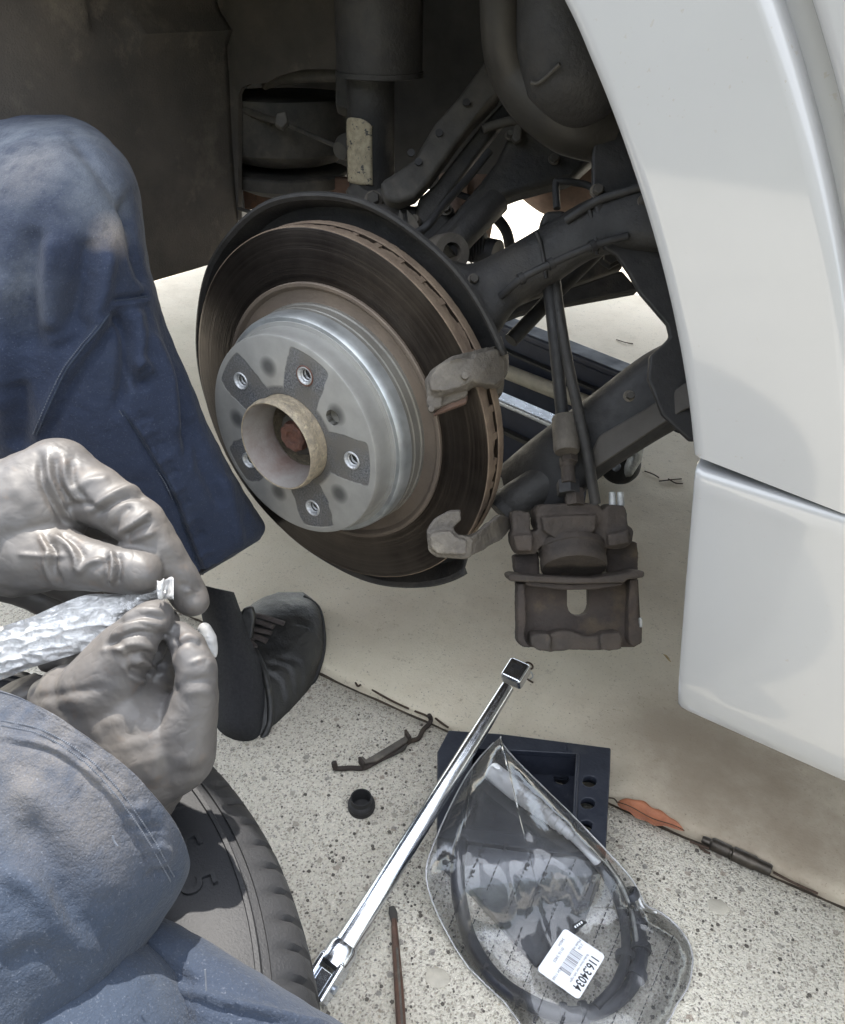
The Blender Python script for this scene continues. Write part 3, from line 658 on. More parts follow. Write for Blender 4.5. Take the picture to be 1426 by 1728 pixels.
# big trailing arm
o = finish('trailing_arm', loft_me([((745, 430), (800, 585), .665, .02), ((790, 445), (835, 570), .655, .026), ((840, 425), (872, 520), .65, .026), ((905, 388), (935, 480), .645, .026), ((985, 340), (1005, 435), .63, .026), ((1060, 312), (1085, 425), .61, .024), ((1115, 290), (1140, 430), .60, .02)], 32, 6, pw=.75), 'dusty_black_metal', car, 60)
tube('hose_clip', [at(940, 352, .655), at(938, 312, .66), at(946, 306, .66), at(990, 312, .66), at(1018, 330, .65)], .0028, 'black_rubber', car)
slabD('clip_foot', [(918, 355), (955, 352), (960, 372), (912, 382)], .64, .02, 'dusty_black_metal', car, .004)
tube('arm_cable', [at(955, 372, .612), at(1010, 338, .60), at(1060, 322, .59), at(1090, 312, .585)], .0032, 'black_rubber', car)
# bolts, nuts, bushes, clips and weld beads that hold the arms together
def bolt(x, y, D, r, parent=car, mat='dusty_metal', head=6):
    p = at(x, y, D); k = D/F*r
    revolve('bolt_head', [(0, -.005), (k*.85, -.005), (k, -.004), (k, 0), (0, 0)], p, WX, mat, parent, head, smooth=20)
    revolve('washer', [(0, 0), (k*1.35, 0), (k*1.4, .0012), (0, .0012)], p, WX, 'cast_iron', parent, 24)
for x, y, D, r in ((630, 336, .762, 11), (752, 352, .735, 8), (1008, 322, .60, 9), (800, 472, .632, 8), (860, 228, .727, 6), (935, 268, .731, 7), (700, 372, .735, 8), (1062, 668, .606, 7), (938, 852, .667, 8), (1088, 340, .585, 9)): bolt(x, y, D, r)
for pl, D in (([(905, 392), (912, 410), (918, 440), (922, 470)], .619), ([(990, 342), (1000, 372), (1006, 402), (1008, 430)], .604)):
    tube('weld_bead', [at(x, y, D) for x, y in pl], .0016, 'dusty_black_metal', car, 8)
revolve('arm_bush', [(.008, -.014), (.015, -.014), (.016, -.011), (.016, .011), (.015, .014), (.008, .014)], at(752, 428, .695), (.75, -.5, .3), 'cast_iron', car, 32)
tube('wall_clip', [at(766, 84, .86), at(770, 77, .86), at(777, 73, .86)], .0014, 'galvanised', car, 8)
tube('wall_clip', [at(773, 98, .86), at(782, 87, .86), at(792, 82, .86), at(801, 82, .86)], .0016, 'galvanised', car, 8)
tube('sensor_harness', [at(700, 395, .70), at(722, 380, .69), at(750, 345, .70), at(790, 300, .715), at(826, 255, .72)], .0034, 'black_rubber', car, 12)
tube('sensor_harness', [at(845, 500, .625), at(880, 470, .612), at(930, 445, .605), at(1000, 415, .595), at(1060, 398, .59)], .0028, 'black_rubber', car, 12)
for x, y, D in ((880, 470, .612), (930, 445, .605), (1000, 415, .595)): revolve('cable_tie', [(.0028, -.002), (.0042, -.002), (.0042, .002), (.0028, .002)], at(x, y, D), at(x+10, y-5, D)-at(x, y, D), 'black_rubber', car, 16)
# arch front structure, right of the opening
slabD('front_arch_shield', [(1000, 262), (1010, 190), (1060, 100), (1180, 60), (1260, 400), (1260, 740), (1165, 745), (1118, 700), (1094, 640), (1097, 600), (1118, 582), (1131, 568), (1126, 548), (1102, 520), (1078, 492), (1062, 462), (1040, 430), (1020, 420), (1000, 330)], .60, .006, 'black_rubber', car, .002)
# lower arms
slabD('floor_brace', [(845, 528), (900, 505), (985, 478), (1050, 455), (1080, 490), (960, 512), (880, 528), (850, 540)], .86, .02, 'dusty_black_metal', car, .003)
slabD('floor_brace', [(880, 478), (1008, 425), (1045, 420), (1052, 452), (985, 474), (900, 502), (850, 520)], .90, .02, 'dusty_metal', car, .003)
revolve('brace_bolt', [(0, -.006), (.008, -.006), (.008, 0), (.012, .001), (.012, .004), (0, .004)], at(1029, 434, .885), WX, 'dusty_metal', car, 6, smooth=20)
tube('toe_link', [at(862, 575, .69), at(935, 498, .70), at(1012, 420, .70)], .0062, 'black_rubber', car, 20)
finish('lower_control_arm', loft_me([((842, 788), (862, 868), .72, .02), ((905, 735), (935, 870), .69, .03), ((1000, 665), (1020, 800), .67, .03), ((1085, 600), (1105, 745), .65, .03), ((1165, 560), (1185, 700), .63, .03)], 32, 6, pw=.6), 'black_rubber', car, 60)
slabD('arm_side_plate', [(992, 778), (1012, 735), (1090, 690), (1150, 650), (1200, 622), (1200, 672), (1152, 694), (1100, 728), (1012, 786), (1000, 792)], [.635, .63, .612, .597, .585, .585, .597, .61, .632, .635], .004, 'side_plate_metal', car, .002)
tube('lower_link', [at(846, 868, .68), at(862, 852, .68), at(885, 835, .675), at(945, 800, .675), at(1000, 770, .68)], [.0165, .0155, .015, .016, .017], 'dusty_black_metal', car, 24)
# dust shield
revolve('dust_shield', [(.05, .083), (.150, .083), (.158, .080), (.1635, .070), (.1655, .0655), (.1685, .0635), (.1705, .0640), (.1712, .0665), (.1690, .0675), (.1660, .0690), (.160, .0825), (.152, .0850), (.05, .085)], (0, 0, 0), (0, 1, 0), 'dusty_black_metal', car, 160, fn=lambda i, r, h, t: (r+.0006*math.sin(t*3+1)+.0005*math.sin(t*11) if r > .1 else r, h))
ds = [o for o in car.children if o.name == 'dust_shield'][0]
bm = bmesh.new(); bm.from_mesh(ds.data)
bmesh.ops.delete(bm, geom=[v for v in bm.verts if -42 < math.degrees(math.atan2(v.co.z, v.co.x)) < 29], context='VERTS')
bmesh.ops.holes_fill(bm, edges=[e for e in bm.edges if e.is_boundary]); bm.to_mesh(ds.data); bm.free()
# disc
disc = finish('brake_disc', revolve_me([(.0365, 0.), (.0808, 0.), (.0820, .0006), (.0826, .002), (.0829, .006), (.0835, .0180), (.0865, .0188), (.0868, .0198),
     (.0870, .020), (.0870, .030), (.060, .030), (.060, .008), (.0365, .008)], n=180), 'hat_face_steel', car, 30)
disc['label'] = 'vented steel brake disc with five bare wheel bolt holes'
cut = []
for k in range(5):
    a = math.radians(143.7-72*k); cut.append((.06*math.cos(a), .06*math.sin(a), .0068))
scr = atY(561, 705, 0); cut.append((scr.x, scr.z, .0062))
bm = bmesh.new()
for x, z, r in cut:
    bmesh.ops.create_cone(bm, cap_ends=True, segments=40, radius1=r, radius2=r, depth=.05, matrix=Matrix.Translation((x, 0, z)) @ Matrix.Rotation(math.pi/2, 4, 'X'))
cme = tobm(bm); co_ = bpy.data.objects.new('cutter', cme); COL.objects.link(co_)
md = disc.modifiers.new('b', 'BOOLEAN'); md.object = co_; md.operation = 'DIFFERENCE'; md.solver = 'EXACT'
bpy.context.view_layer.update(); me2 = evald(disc); disc.modifiers.clear(); disc.data = me2; bpy.data.objects.remove(co_)
me2.polygons.foreach_set('use_smooth', [True]*len(me2.polygons)); me2.set_sharp_from_angle(angle=math.radians(30))
first = None
for k, (x, z, r) in enumerate(cut[:5]):
    if not first:
        first = (revolve_me([(.0068, .004), (.0072, -.0004), (.0069, -.0009), (.0061, -.0009), (.0054, .0004), (.0050, .003), (.0050, .012), (.0068, .012)], n=40),
                 revolve_me([(0, .0085), (.0050, .0085), (.0050, .010), (0, .010)], n=24))
    for nm, me, mt in (('bolt_hole_rim', first[0], 'bolt_ring_steel'), ('bolt_hole_floor', first[1], 'hole_dark')):
        o = finish(nm, me.copy() if k == 0 else me, mt, disc, 40) if not me.materials else None
        if o is None:
            o = bpy.data.objects.new(nm, me); link(o, disc)
        o.location = (x, 0, z)
    # thread inside: three rings and a bright chip of thread
    for j in range(4):
        tb = revolve_me([(.0050, -.0006), (.0043, 0), (.0050, .0006)], (x, .0022+.0017*j, z), n=24); finish('thread', tb, 'hole_dark' if j % 2 else 'bolt_ring_steel', disc, 60)
revolve('screw_hole_cup', [(.0062, .0005), (.0062, .006), (.0022, .0075), (.0022, .012), (.0005, .012), (.0005, .013), (.0062, .013)], (scr.x, 0, scr.z), (0, 1, 0), 'hat_side_steel', disc, 32)
tube('orange_rust_ring', [(cut[1][0]+.0075*math.cos(t/12*2*math.pi), -.0004, cut[1][1]+.0075*math.sin(t/12*2*math.pi)) for t in range(13)], .0006, 'orange_rust', disc, 6, 3)
revolve('drum_step', [(.0840, .0192), (.0895, .0198), (.0912, .0222), (.0917, .0262), (.0922, .032), (.0840, .032)], (0, 0, 0), (0, 1, 0), 'hat_bright_steel', disc, 180)
revolve('drum_wall', [(.0845, .0300), (.0921, .0322), (.0924, .0345), (.0915, .0350), (.0915, .0356), (.0926, .0362), (.0930, .0420), (.0922, .0425), (.0922, .0430), (.0936, .0437), (.0938, .0470), (.0845, .0470)], (0, 0, 0), (0, 1, 0), 'hat_side_steel', disc, 180)
revolve('unswept_band', [(.0920, .0460), (.0960, .0474), (.1035, .0474), (.1055, .0452), (.1065, .0444), (.1088, .0443), (.1095, .0450), (.1096, .0482), (.0920, .0482)], (0, 0, 0), (0, 1, 0), 'hat_edge_rust', disc, 180)
revolve('friction_ring', [(.1060, .0470), (.1480, .0470), (.1492, .0474), (.1492, .0540), (.1060, .0540)], (0, 0, 0), (0, 1, 0), 'friction_steel', disc, 200, smooth=25)
revolve('friction_ring', [(.1060, .0620), (.1495, .0620), (.1495, .0690), (.1060, .0690)], (0, 0, 0), (0, 1, 0), 'friction_steel', disc, 200, smooth=25)
for r0, h0 in ((.1493, .0474), (.1496, .0618)):
    revolve('rim_crust', [(r0-.0004, h0), (r0+.0006, h0+.0003), (r0+.0010, h0+.0035), (r0+.0006, h0+.0068), (r0-.0004, h0+.0070)], (0, 0, 0), (0, 1, 0), 'vent_rust', disc, 200, fn=lambda i, r, h, t: (r+.0003*noise.noise(Vector((t*30, i*3, 0))), h))
revolve('vent_core', [(.1440, .0536), (.1474, .0545), (.1474, .0615), (.1440, .0624)], (0, 0, 0), (0, 1, 0), 'vent_rust', disc, 120, fn=lambda i, r, h, t: (r+.0030*noise.noise(Vector((math.cos(t)*9, math.sin(t)*9, i*.4))), h))
bm = bmesh.new()
for k in range(44):
    a = 2*math.pi*k/44; 
    c, s = math.cos(a), math.sin(a)
    v = []
    for rr, w in ((.112, .0022), (.1485, .0026)):
        for yy in (.0538, .0622):
            for sg in (-1, 1): v.append(bm.verts.new((rr*c-sg*w*s, yy, rr*s+sg*w*c)))
    for f in ((0, 1, 3, 2), (4, 6, 7, 5), (0, 2, 6, 4), (1, 5, 7, 3), (0, 4, 5, 1), (2, 3, 7, 6)): bm.faces.new([v[i] for i in f])
finish('cooling_vanes', tobm(bm), 'vent_rust', disc, None, kind='stuff')
# centre bore
hub = finish('wheel_hub', revolve_me([(.0345, -.0175), (.0353, -.0178), (.0362, -.0166), (.0372, -.0120), (.0364, -.0085), (.0360, -.004), (.0362, .004), (.0350, .034), (.0346, .034), (.0346, -.010), (.0346, -.0172)], n=120), 'boss_tan', car, 40)
revolve('hub_bore', [(.0343, -.0174), (.0328, -.0100), (.0292, .002), (.0272, .008), (.0270, .0095), (.0285, .0095), (.0343, .012)], (0, 0, 0), (0, 1, 0), 'bore_steel', hub, 120)
revolve('shaft_end', [(0, .0020), (.0045, .0020), (.0055, .0004), (.0095, .0000), (.0116, .0012), (.0122, .0040), (.0122, .04), (0, .04)], (0, 0, 0), (0, 1, 0), 'orange_rust', hub, 40, fn=lambda i, r, h, t: (r*(1+.05*math.sin(t*9)) if r > .009 else r, h))
revolve('hub_nut', [(.0123, .0065), (.0165, .0075), (.0182, .0095), (.0182, .034), (.0123, .034)], (0, 0, 0), (0, 1, 0), 'dusty_metal', hub, 12, smooth=20)
revolve('bore_floor', [(0, .036), (.034, .036), (.034, .04), (0, .04)], (0, 0, 0), (0, 1, 0), 'black_rubber', hub, 40)
# caliper carrier: two iron arms straddling the rim of the disc
finish('caliper_carrier', cast_me([
    ([(717, 640), (726, 624), (750, 608), (765, 600), (800, 590), (836, 583), (852, 586), (860, 600), (858, 625), (848, 645), (838, 652), (800, 650), (786, 656), (764, 660), (752, 664), (738, 668), (724, 664)],
     [.578, .576, .574, .576, .584, .60, .61, .615, .61, .60, .596, .582, .576, .572, .571, .574, .575], .030),
    ([(722, 640), (738, 616), (770, 604), (800, 604), (806, 640), (786, 650), (756, 658), (728, 660)], [.572, .572, .570, .576, .576, .571, .568, .569], .014),
    ([(800, 596), (838, 588), (852, 594), (850, 638), (836, 650), (802, 646)], [.577, .588, .598, .594, .586, .574], .02),
    ([(722, 655), (748, 652), (746, 686), (728, 694), (720, 680)], [.576]*5, .018),
    ([(735, 660), (790, 650), (788, 668), (752, 684), (736, 690)], [.582]*5, .014),
    ([(808, 574), (824, 562), (846, 566), (852, 590), (826, 590), (812, 584)], .622, .03),
    ([(835, 640), (852, 632), (850, 660), (840, 668), (828, 664)], .62, .03)], .0012, 3), 'cast_iron', car, 60)
slabD('pad_slot_plate', [(735, 692), (772, 668), (790, 664), (788, 680), (756, 692), (730, 702)], [.585]*6, .010, 'rusty_metal', car, .002)
for x, y, D, r in ((785, 634, .562, 6), (728, 690, .572, 5)):
    p = at(x, y, D); revolve('carrier_boss', [(0, -.002), (r*D/F, -.0015), (r*D/F*1.15, .004), (0, .004)], p, WX, 'cast_iron', car, 16)
finish('caliper_carrier', cast_me([
    ([(720, 896), (733, 876), (757, 862), (778, 861), (779, 878), (764, 891), (772, 902), (792, 906), (800, 912), (796, 938), (786, 943), (735, 940), (722, 930)],
     [.574, .575, .578, .580, .580, .579, .580, .582, .583, .584, .583, .577, .575], .022),
    ([(726, 902), (742, 896), (762, 898), (770, 908), (788, 912), (786, 936), (738, 934), (727, 926)], [.570]*8, .010),
    ([(778, 908), (800, 904), (845, 868), (860, 874), (862, 892), (850, 908), (805, 934), (790, 940)], [.582, .586, .63, .65, .65, .63, .590, .584], .030)], .0012, 2), 'cast_iron', car, 60)
# ------------------------------------------------------------------ unseen leafy screen, added behind the camera to cut light on the panels
simple('added_hedge_leaf', (.045, .07, .03), (.03, .05, .02), .6, sc=14)
hd_ = thing('added_hedge', (0, -4.4, GZ), 'tall green leafy screen, unseen, added to cut light on the car panels', 'added_hedge')
def added_hedge_core():
    bm = bmesh.new(); bmesh.ops.create_grid(bm, x_segments=90, y_segments=24, size=1)
    for v in bm.verts:
        x, z = v.co.x*9, (v.co.y+1)*1.2
        v.co = Vector((x, -3.9-.22*noise.noise(Vector((x*1.3, z*1.3, 0)))-.10*noise.noise(Vector((x*5, z*5, 2)))-max(0, z-2.0)*1.2, z+GZ))
    return tobm(bm)
finish('added_foliage', added_hedge_core(), 'added_hedge_leaf', hd_, 60)
rnd = random.Random(3); vs = []; fs = []
for i in range(16000):
    x = rnd.uniform(-9, 9); z = rnd.uniform(0, 2.4); c = Vector((x, -3.86-.22*noise.noise(Vector((x*1.3, z*1.3, 0)))-max(0, z-2.0)*1.2+rnd.uniform(-.05, .08), z+GZ))
    a = Vector((rnd.gauss(0, 1), rnd.gauss(0, .6), rnd.gauss(0, 1))).normalized()*.045; b_ = a.cross(Vector((rnd.gauss(0, .5), 1, rnd.gauss(0, .5)))).normalized()*.022
    k = len(vs); vs += [c-a, c+b_, c+a, c-b_]; fs.append((k, k+1, k+2, k+3))
finish('added_leaves', pymesh(vs, fs), 'added_hedge_leaf', hd_, None, kind='stuff')
# ------------------------------------------------------------------ hanging brake caliper
cal = thing('brake_caliper', at(975, 1090, .62), 'dirty brown iron brake caliper hanging upside down from its hose, pad still in it', 'brake caliper')
D0 = .625
def cyl(name, x, y, rx, y0, y1, D, mat, n=40, prof=None, tilt=.35, **k):
    """a round casting whose axis stands up the picture and leans away"""
    a = at(x, y0, D); b = at(x, y1, D); ax = (b-a).normalized(); L = (b-a).length; r = rx*D/F
    ax2 = (ax-WX*tilt).normalized()
    pr = [(0, 0)]+[(r*p, L*h) for p, h in (prof or [(.94, 0), (1, .06), (1, .94), (.94, 1)])]+[(0, L)]
    return revolve(name, pr, a, ax2, mat, cal, n, smooth=35, **k)
finish('caliper_body', cast_me([
    ([(904, 862), (912, 852), (960, 850), (1010, 850), (1016, 860), (1018, 890), (1005, 912), (985, 922), (945, 922), (920, 912), (906, 890)], D0+.006, .036),
    ([(914, 872), (1008, 868), (1006, 896), (985, 912), (940, 912), (918, 896)], D0-.002, .012),
    ([(862, 900), (905, 896), (960, 904), (1020, 900), (1064, 888), (1070, 896), (1068, 916), (1055, 926), (1010, 926), (915, 922), (903, 936), (870, 934), (862, 915)], D0+.006, .022),
    ([(866, 904), (900, 902), (898, 930), (872, 930)], D0-.001, .012), ([(1026, 902), (1062, 894), (1064, 916), (1028, 922)], D0-.001, .012),
    ([(864, 864), (878, 860), (896, 864), (896, 900), (866, 900)], D0+.004, .026),
    ([(1022, 856), (1030, 850), (1054, 852), (1060, 866), (1060, 900), (1022, 898)], D0+.004, .026)], .0013, 4, ((.0010, 60), (.0005, 200))), 'caliper_iron', cal, 60)
for x in (1033, 1047): cyl('guide_pin', x, 0, 6, 831, 854, D0+.012, 'galvanised', 16, tilt=.2)
cyl('piston_boot', 965, 0, 57, 922, 964, D0+.018, 'caliper_iron', 56, [(.98, 0), (1, .06), (1, .26), (.97, .30), (.95, .55), (.97, .6), (.97, .9), (.92, 1)], .55)
# inboard pad backing plate with its ears
slabD('pad_backing_plate', [(856, 972), (864, 968), (905, 972), (1000, 975), (1062, 966), (1068, 962), (1088, 964), (1088, 974), (1076, 976), (1060, 978), (1052, 984), (960, 986), (880, 982), (860, 981)], D0-.002, .030, 'caliper_iron', cal, .0015)
slabD('brake_pad', [(885, 980), (960, 985), (1052, 982), (1050, 988), (1005, 995), (950, 996), (905, 991), (888, 988)], D0+.002, .026, 'caliper_rust', cal, .002, label='rust brown worn pad lining')
slabD('caliper_wall', [(872, 978), (1077, 978), (1080, 1040), (1084, 1048), (1083, 1084), (1070, 1092), (884, 1092), (873, 1084), (873, 1048), (875, 1040)], D0+.016, .012, 'caliper_rust', cal, .003,
      holes=[[(957, 985), (994, 985), (995, 1022), (993, 1030), (989, 1036), (982, 1040), (974, 1040), (966, 1037), (960, 1031), (957, 1022)]])
finish('caliper_frame', cast_me([
    ([(866, 938), (908, 930), (912, 972), (872, 972), (868, 962)], D0+.020, .014),
    ([(1020, 925), (1068, 912), (1077, 915), (1077, 968), (1024, 974)], D0+.020, .014),
    ([(872, 984), (886, 984), (888, 1040), (886, 1078), (896, 1094), (880, 1092), (873, 1082), (873, 1046)], D0+.004, .018),
    ([(1062, 978), (1076, 974), (1078, 1040), (1084, 1050), (1083, 1086), (1068, 1092), (1060, 1080)], D0+.004, .018)], .0013, 2), 'caliper_rust', cal, 60)
finish('caliper_fingers', cast_me([
    ([(896, 1074), (903, 1070), (926, 1070), (931, 1078), (930, 1099), (910, 1099), (897, 1092)], D0-.004, .024),
    ([(1012, 1074), (1020, 1068), (1046, 1066), (1051, 1076), (1050, 1096), (1030, 1100), (1014, 1097)], D0-.004, .024),
    ([(926, 1072), (945, 1064), (965, 1066), (985, 1074), (1014, 1074), (1014, 1098), (960, 1097), (926, 1100)], D0+.002, .016)], .0013, 4, ((.0010, 60), (.0005, 200))), 'caliper_iron', cal, 60)
slabD('anti_rattle_clip', [(1079, 1044), (1084, 1042), (1085, 1058), (1081, 1060)], D0, .004, 'galvanised', cal, .0008)
# banjo, hose fitting and hose
cyl('hose_union', 968, 0, 17, 826, 856, D0+.012, 'caliper_iron', 6)
cyl('hose_union_nut', 958, 0, 20, 812, 836, D0+.012, 'black_rubber', 6, [(.95, 0), (1, .1), (1, .9), (.95, 1)])
cyl('hose_neck', 957, 0, 13, 774, 818, D0+.012, 'caliper_iron', 24, [(1, 0), (1, .3), (.9, .34), (.9, 1)])
cyl('hose_nut', 960, 0, 15, 766, 782, D0+.012, 'caliper_iron', 6)
cyl('hose_ferrule', 953, 0, 22, 704, 768, D0+.012, 'cast_iron', 30, [(.92, 0), (1, .05), (1, .9), (.9, 1)])
tube('brake_hose', [at(916, 440, .640), at(928, 500, .636), at(937, 580, .634), at(944, 650, .636), at(950, 712, .640)], .0049, 'black_rubber', cal, 20)
tube('handbrake_cable', [at(935, 440, .642), at(940, 500, .634), at(956, 600, .628), at(975, 690, .626), at(990, 760, .628), at(1005, 850, .634)], .0041, 'dusty_black_metal', cal, 18)
slabD('hose_tab', [(914, 455), (938, 452), (941, 520), (934, 560), (926, 520)], .637, .006, 'dusty_black_metal', cal, .001)
# ------------------------------------------------------------------ trolley jack under the car
jk = thing('trolley_jack', atZ(980, 690, GZ), 'low black trolley jack under the car with a small castor wheel', 'trolley jack')
def bar3(name, p, q, w, h, mat, parent, bevel=.003, up=(0, 0, 1)):
    """rectangular bar between two world points"""
    p, q = Vector(p), Vector(q); t = (q-p).normalized(); u = Vector(up); u = (u-t*u.dot(t)).normalized(); s = t.cross(u)
    f = [p+s*a*w/2+u*b*h/2 for a, b in ((-1, -1), (1, -1), (1, 1), (-1, 1))]; b_ = [v+(q-p) for v in f]
    return finish(name, slab_me(f, b_), mat, parent, 35, bevel)
jz = -.195
def J(x, y, z): return atZ(x, y, z)
a, b = J(800, 525, jz), J(1085, 640, jz); bar3('side_rail', a-Vector((0, 0, .07)), b-Vector((0, 0, .07)), .012, .13, 'gloss_black', jk)
bar3('rail_flange', a, b, .044, .014, 'gloss_black', jk, .005)
n_ = (b-a).normalized().cross(Vector((0, 0, 1)))
bar3('rail_lip', a-n_*-.012-Vector((0, 0, .040)), b-n_*-.012-Vector((0, 0, .040)), .012, .004, 'dusty_black_metal', jk, .001)
a, b = J(780, 640, jz-.01), J(1000, 735, jz-.01)
bar3('side_rail', a-Vector((0, 0, .07)), b-Vector((0, 0, .07)), .012, .13, 'gloss_black', jk)
bar3('rail_flange', a+Vector((0, 0, -.004)), b+Vector((0, 0, -.004)), .028, .008, 'bright_steel', jk, .003)
bar3('rail_lip', a-n_*-.010-Vector((0, 0, .045)), b-n_*-.010-Vector((0, 0, .045)), .012, .006, 'dusty_black_metal', jk, .001)
tube('handle_socket', [J(800, 606, -.26), J(1010, 688, -.26)], .0125, 'beige_tube', jk, 24, 1)
wc = J(1046, 782, -.295)
revolve('castor_wheel', [(.008, -.014), (.024, -.014), (.029, -.010), (.031, -.004), (.031, .004), (.029, .010), (.024, .014), (.008, .014)], wc, (-.05, -1, .1), 'black_rubber', jk, 48)
revolve('castor_hub', [(.013, -.017), (.017, -.017), (.0175, -.010), (.013, -.010)], wc, (-.05, -1, .1), 'dusty_metal', jk, 40)
bm = [(1050, 748), (1066, 738), (1084, 740), (1089, 755), (1084, 778), (1066, 806), (1062, 790), (1068, 770), (1064, 756)]
wD = (wc-CP).dot(WX)
slabD('castor_fork', bm, wD-.055, .04, 'galvanised', jk, .006)
tube('castor_rod', [at(1076, 745, wD), at(1120, 722, wD-.01), at(1165, 688, wD-.02)], .0035, 'galvanised', jk, 14, 1)
revolve('rear_roller', [(0, -.02), (.024, -.02), (.030, -.014), (.030, .014), (.024, .02), (0, .02)], at(1160, 695, wD-.03), (-.3, -.9, .2), 'black_rubber', jk, 40)
# ------------------------------------------------------------------ tyre lying flat
TC = Vector((.008, -.49, 0)); top = -.138; Hm = .1
ty = thing('wheel', (TC.x, TC.y, GZ), 'grey black car wheel lying flat on the paving beneath the mechanic', 'wheel')
half = [(.205, -.155), (.209, -.149), (.216, -.147), (.219, -.1495), (.228, -.1465), (.245, -.1405), (.2455, -.1385), (.247, -.1385), (.2475, -.1400), (.262, -.1375), (.280, -.1380), (.2925, -.1405), (.2930, -.1388), (.2955, -.1392), (.2965, -.1425), (.3005, -.1440), (.3010, -.1420), (.3060, -.1445), (.3110, -.1475), (.3160, -.1520), (.3195, -.1580), (.3225, -.1680), (.3245, -.185), (.3248, -.205), (.3200, -.207), (.3200, -.213), (.3250, -.215), (.3252, -.239)]
prof = half+[(r, 2*(-.239)-z) for r, z in half[::-1][1:]]
prof += [(.200, 2*(-.239)+.16), (.198, -.239), (.200, -.16)]
NT = 756
def tread(i, r, h, t):
    if r > .3050:
        kk = (t*NT/(2*math.pi)+2.2*math.sin((h+.14)*45)) % 7
        if kk < 1.3: r -= .0042*min(1, (r-.3050)/.008)
    return r, h
revolve('tyre', prof, TC, (0, 0, 1), 'tyre_rubber', ty, NT, fn=tread, smooth=40)
revolve('rim', [(.198, -.160), (.206, -.158), (.2075, -.152), (.203, -.150), (.199, -.153), (.192, -.175), (.185, -.23), (.19, -.31), (.194, -.31), (.2, -.24)], TC, (0, 0, 1), 'dusty_metal', ty, 96)
revolve('wheel_centre', [(0, -.20), (.05, -.20), (.055, -.205), (.055, -.235), (0, -.235)], TC, (0, 0, 1), 'dusty_metal', ty, 40)
for k in range(10):
    a = 2*math.pi*k/10+.1; d = Vector((math.cos(a), math.sin(a), 0)); bar3('spoke', TC+d*.045+Vector((0, 0, -.214)), TC+d*.192+Vector((0, 0, -.185)), .024, .02, 'dusty_metal', ty, .004)
# raised sidewall lettering, placed around the wall
def side_text(ch, x, y, size):
    p = atZ(x, y, -.1372); d = Vector((p.x-TC.x, p.y-TC.y, 0)).normalized(); t = Vector((-d.y, d.x, 0))
    me = place(fontmesh(ch, size, .0007), (TC.x+d.x*.2715, TC.y+d.y*.2715, -.1375), -t, d) if False else place(fontmesh(ch, size, .0007), (p.x, p.y, -.1376), -t, -d*-1)
    finish('sidewall_letter', me, 'tyre_rubber', ty, None)
ang0 = math.atan2(*(lambda p: (p.y-TC.y, p.x-TC.x))(atZ(375, 1395, -.1372)))
for i, ch in enumerate(' /55 ZR17 94'):
    if ch == ' ': continue
    a = ang0+(2-i)*.107; d = Vector((math.cos(a), math.sin(a), 0)); t = Vector((-d.y, d.x, 0))
    finish('sidewall_letter', place(fontmesh(ch, .030, .0016), (TC.x+d.x*.2705, TC.y+d.y*.2705, -.1372), -t, d), 'tyre_rubber', ty, None)
# ------------------------------------------------------------------ breaker bar
p0 = atZ(566, 1622, GZ+.013); p1 = at(867, 1142, .775)
bb = thing('breaker_bar', p0, 'long polished chrome breaker bar leaning across the corner of the black block', 'breaker bar')
ax = (p1-p0).normalized()
tube('shaft', [p0+ax*.012, p0+ax*.05, p0.lerp(p1, .5), p0.lerp(p1, .88), p1-ax*.012], [.0096, .0084, .0076, .0068, .0064], 'chrome', bb, 40, 3)
revolve('collar', [(0, -.006), (.0100, -.006), (.0118, -.003), (.0118, .010), (.0100, .014), (0, .014)], p0, ax, 'chrome', bb, 40)
side = ax.cross(Vector((0, 0, 1))).normalized(); up = side.cross(ax)
def obox(name, c, dx, dy, dz, X, Y, Z, mat, parent, bevel=.001):
    vs = [c+X*(dx*a)+Y*(dy*b)+Z*(dz*e) for e in (-.5, .5) for a, b in ((-.5, -.5), (.5, -.5), (.5, .5), (-.5, .5))]
    return finish(name, pymesh(vs, [(3, 2, 1, 0), (4, 5, 6, 7), (0, 1, 5, 4), (1, 2, 6, 5), (2, 3, 7, 6), (3, 0, 4, 7)]), mat, parent, 35, bevel)
X, Y, Z = ax, side, up
obox('head_fork', p0-ax*.014+side*.0085, .030, .005, .019, X, Y, Z, 'chrome', bb, .002)
obox('head_fork', p0-ax*.014-side*.0085, .030, .005, .019, X, Y, Z, 'chrome', bb, .002)
obox('head_bridge', p0-ax*.001, .006, .020, .018, X, Y, Z, 'chrome', bb, .0015)
obox('swivel_drive', p0-ax*.026-up*.001, .036, .0115, .0115, X, Y, Z, 'chrome', bb, .0012)
revolve('swivel_pin', [(0, -.0125), (.003, -.0125), (.003, .0125), (0, .0125)], p0-ax*.016, side, 'bright_steel', bb, 16)
obox('end_block', p1+ax*.004, .022, .021, .015, X, Y, Z, 'chrome', bb, .003)
obox('end_block_slot', p1+ax*.007+up*.0073, .005, .009, .0012, X, Y, Z, 'black_rubber', bb, .0002)
obox('end_block_face', p1+ax*.0152, .0012, .009, .006, X, Y, Z, 'black_rubber', bb, .0003)
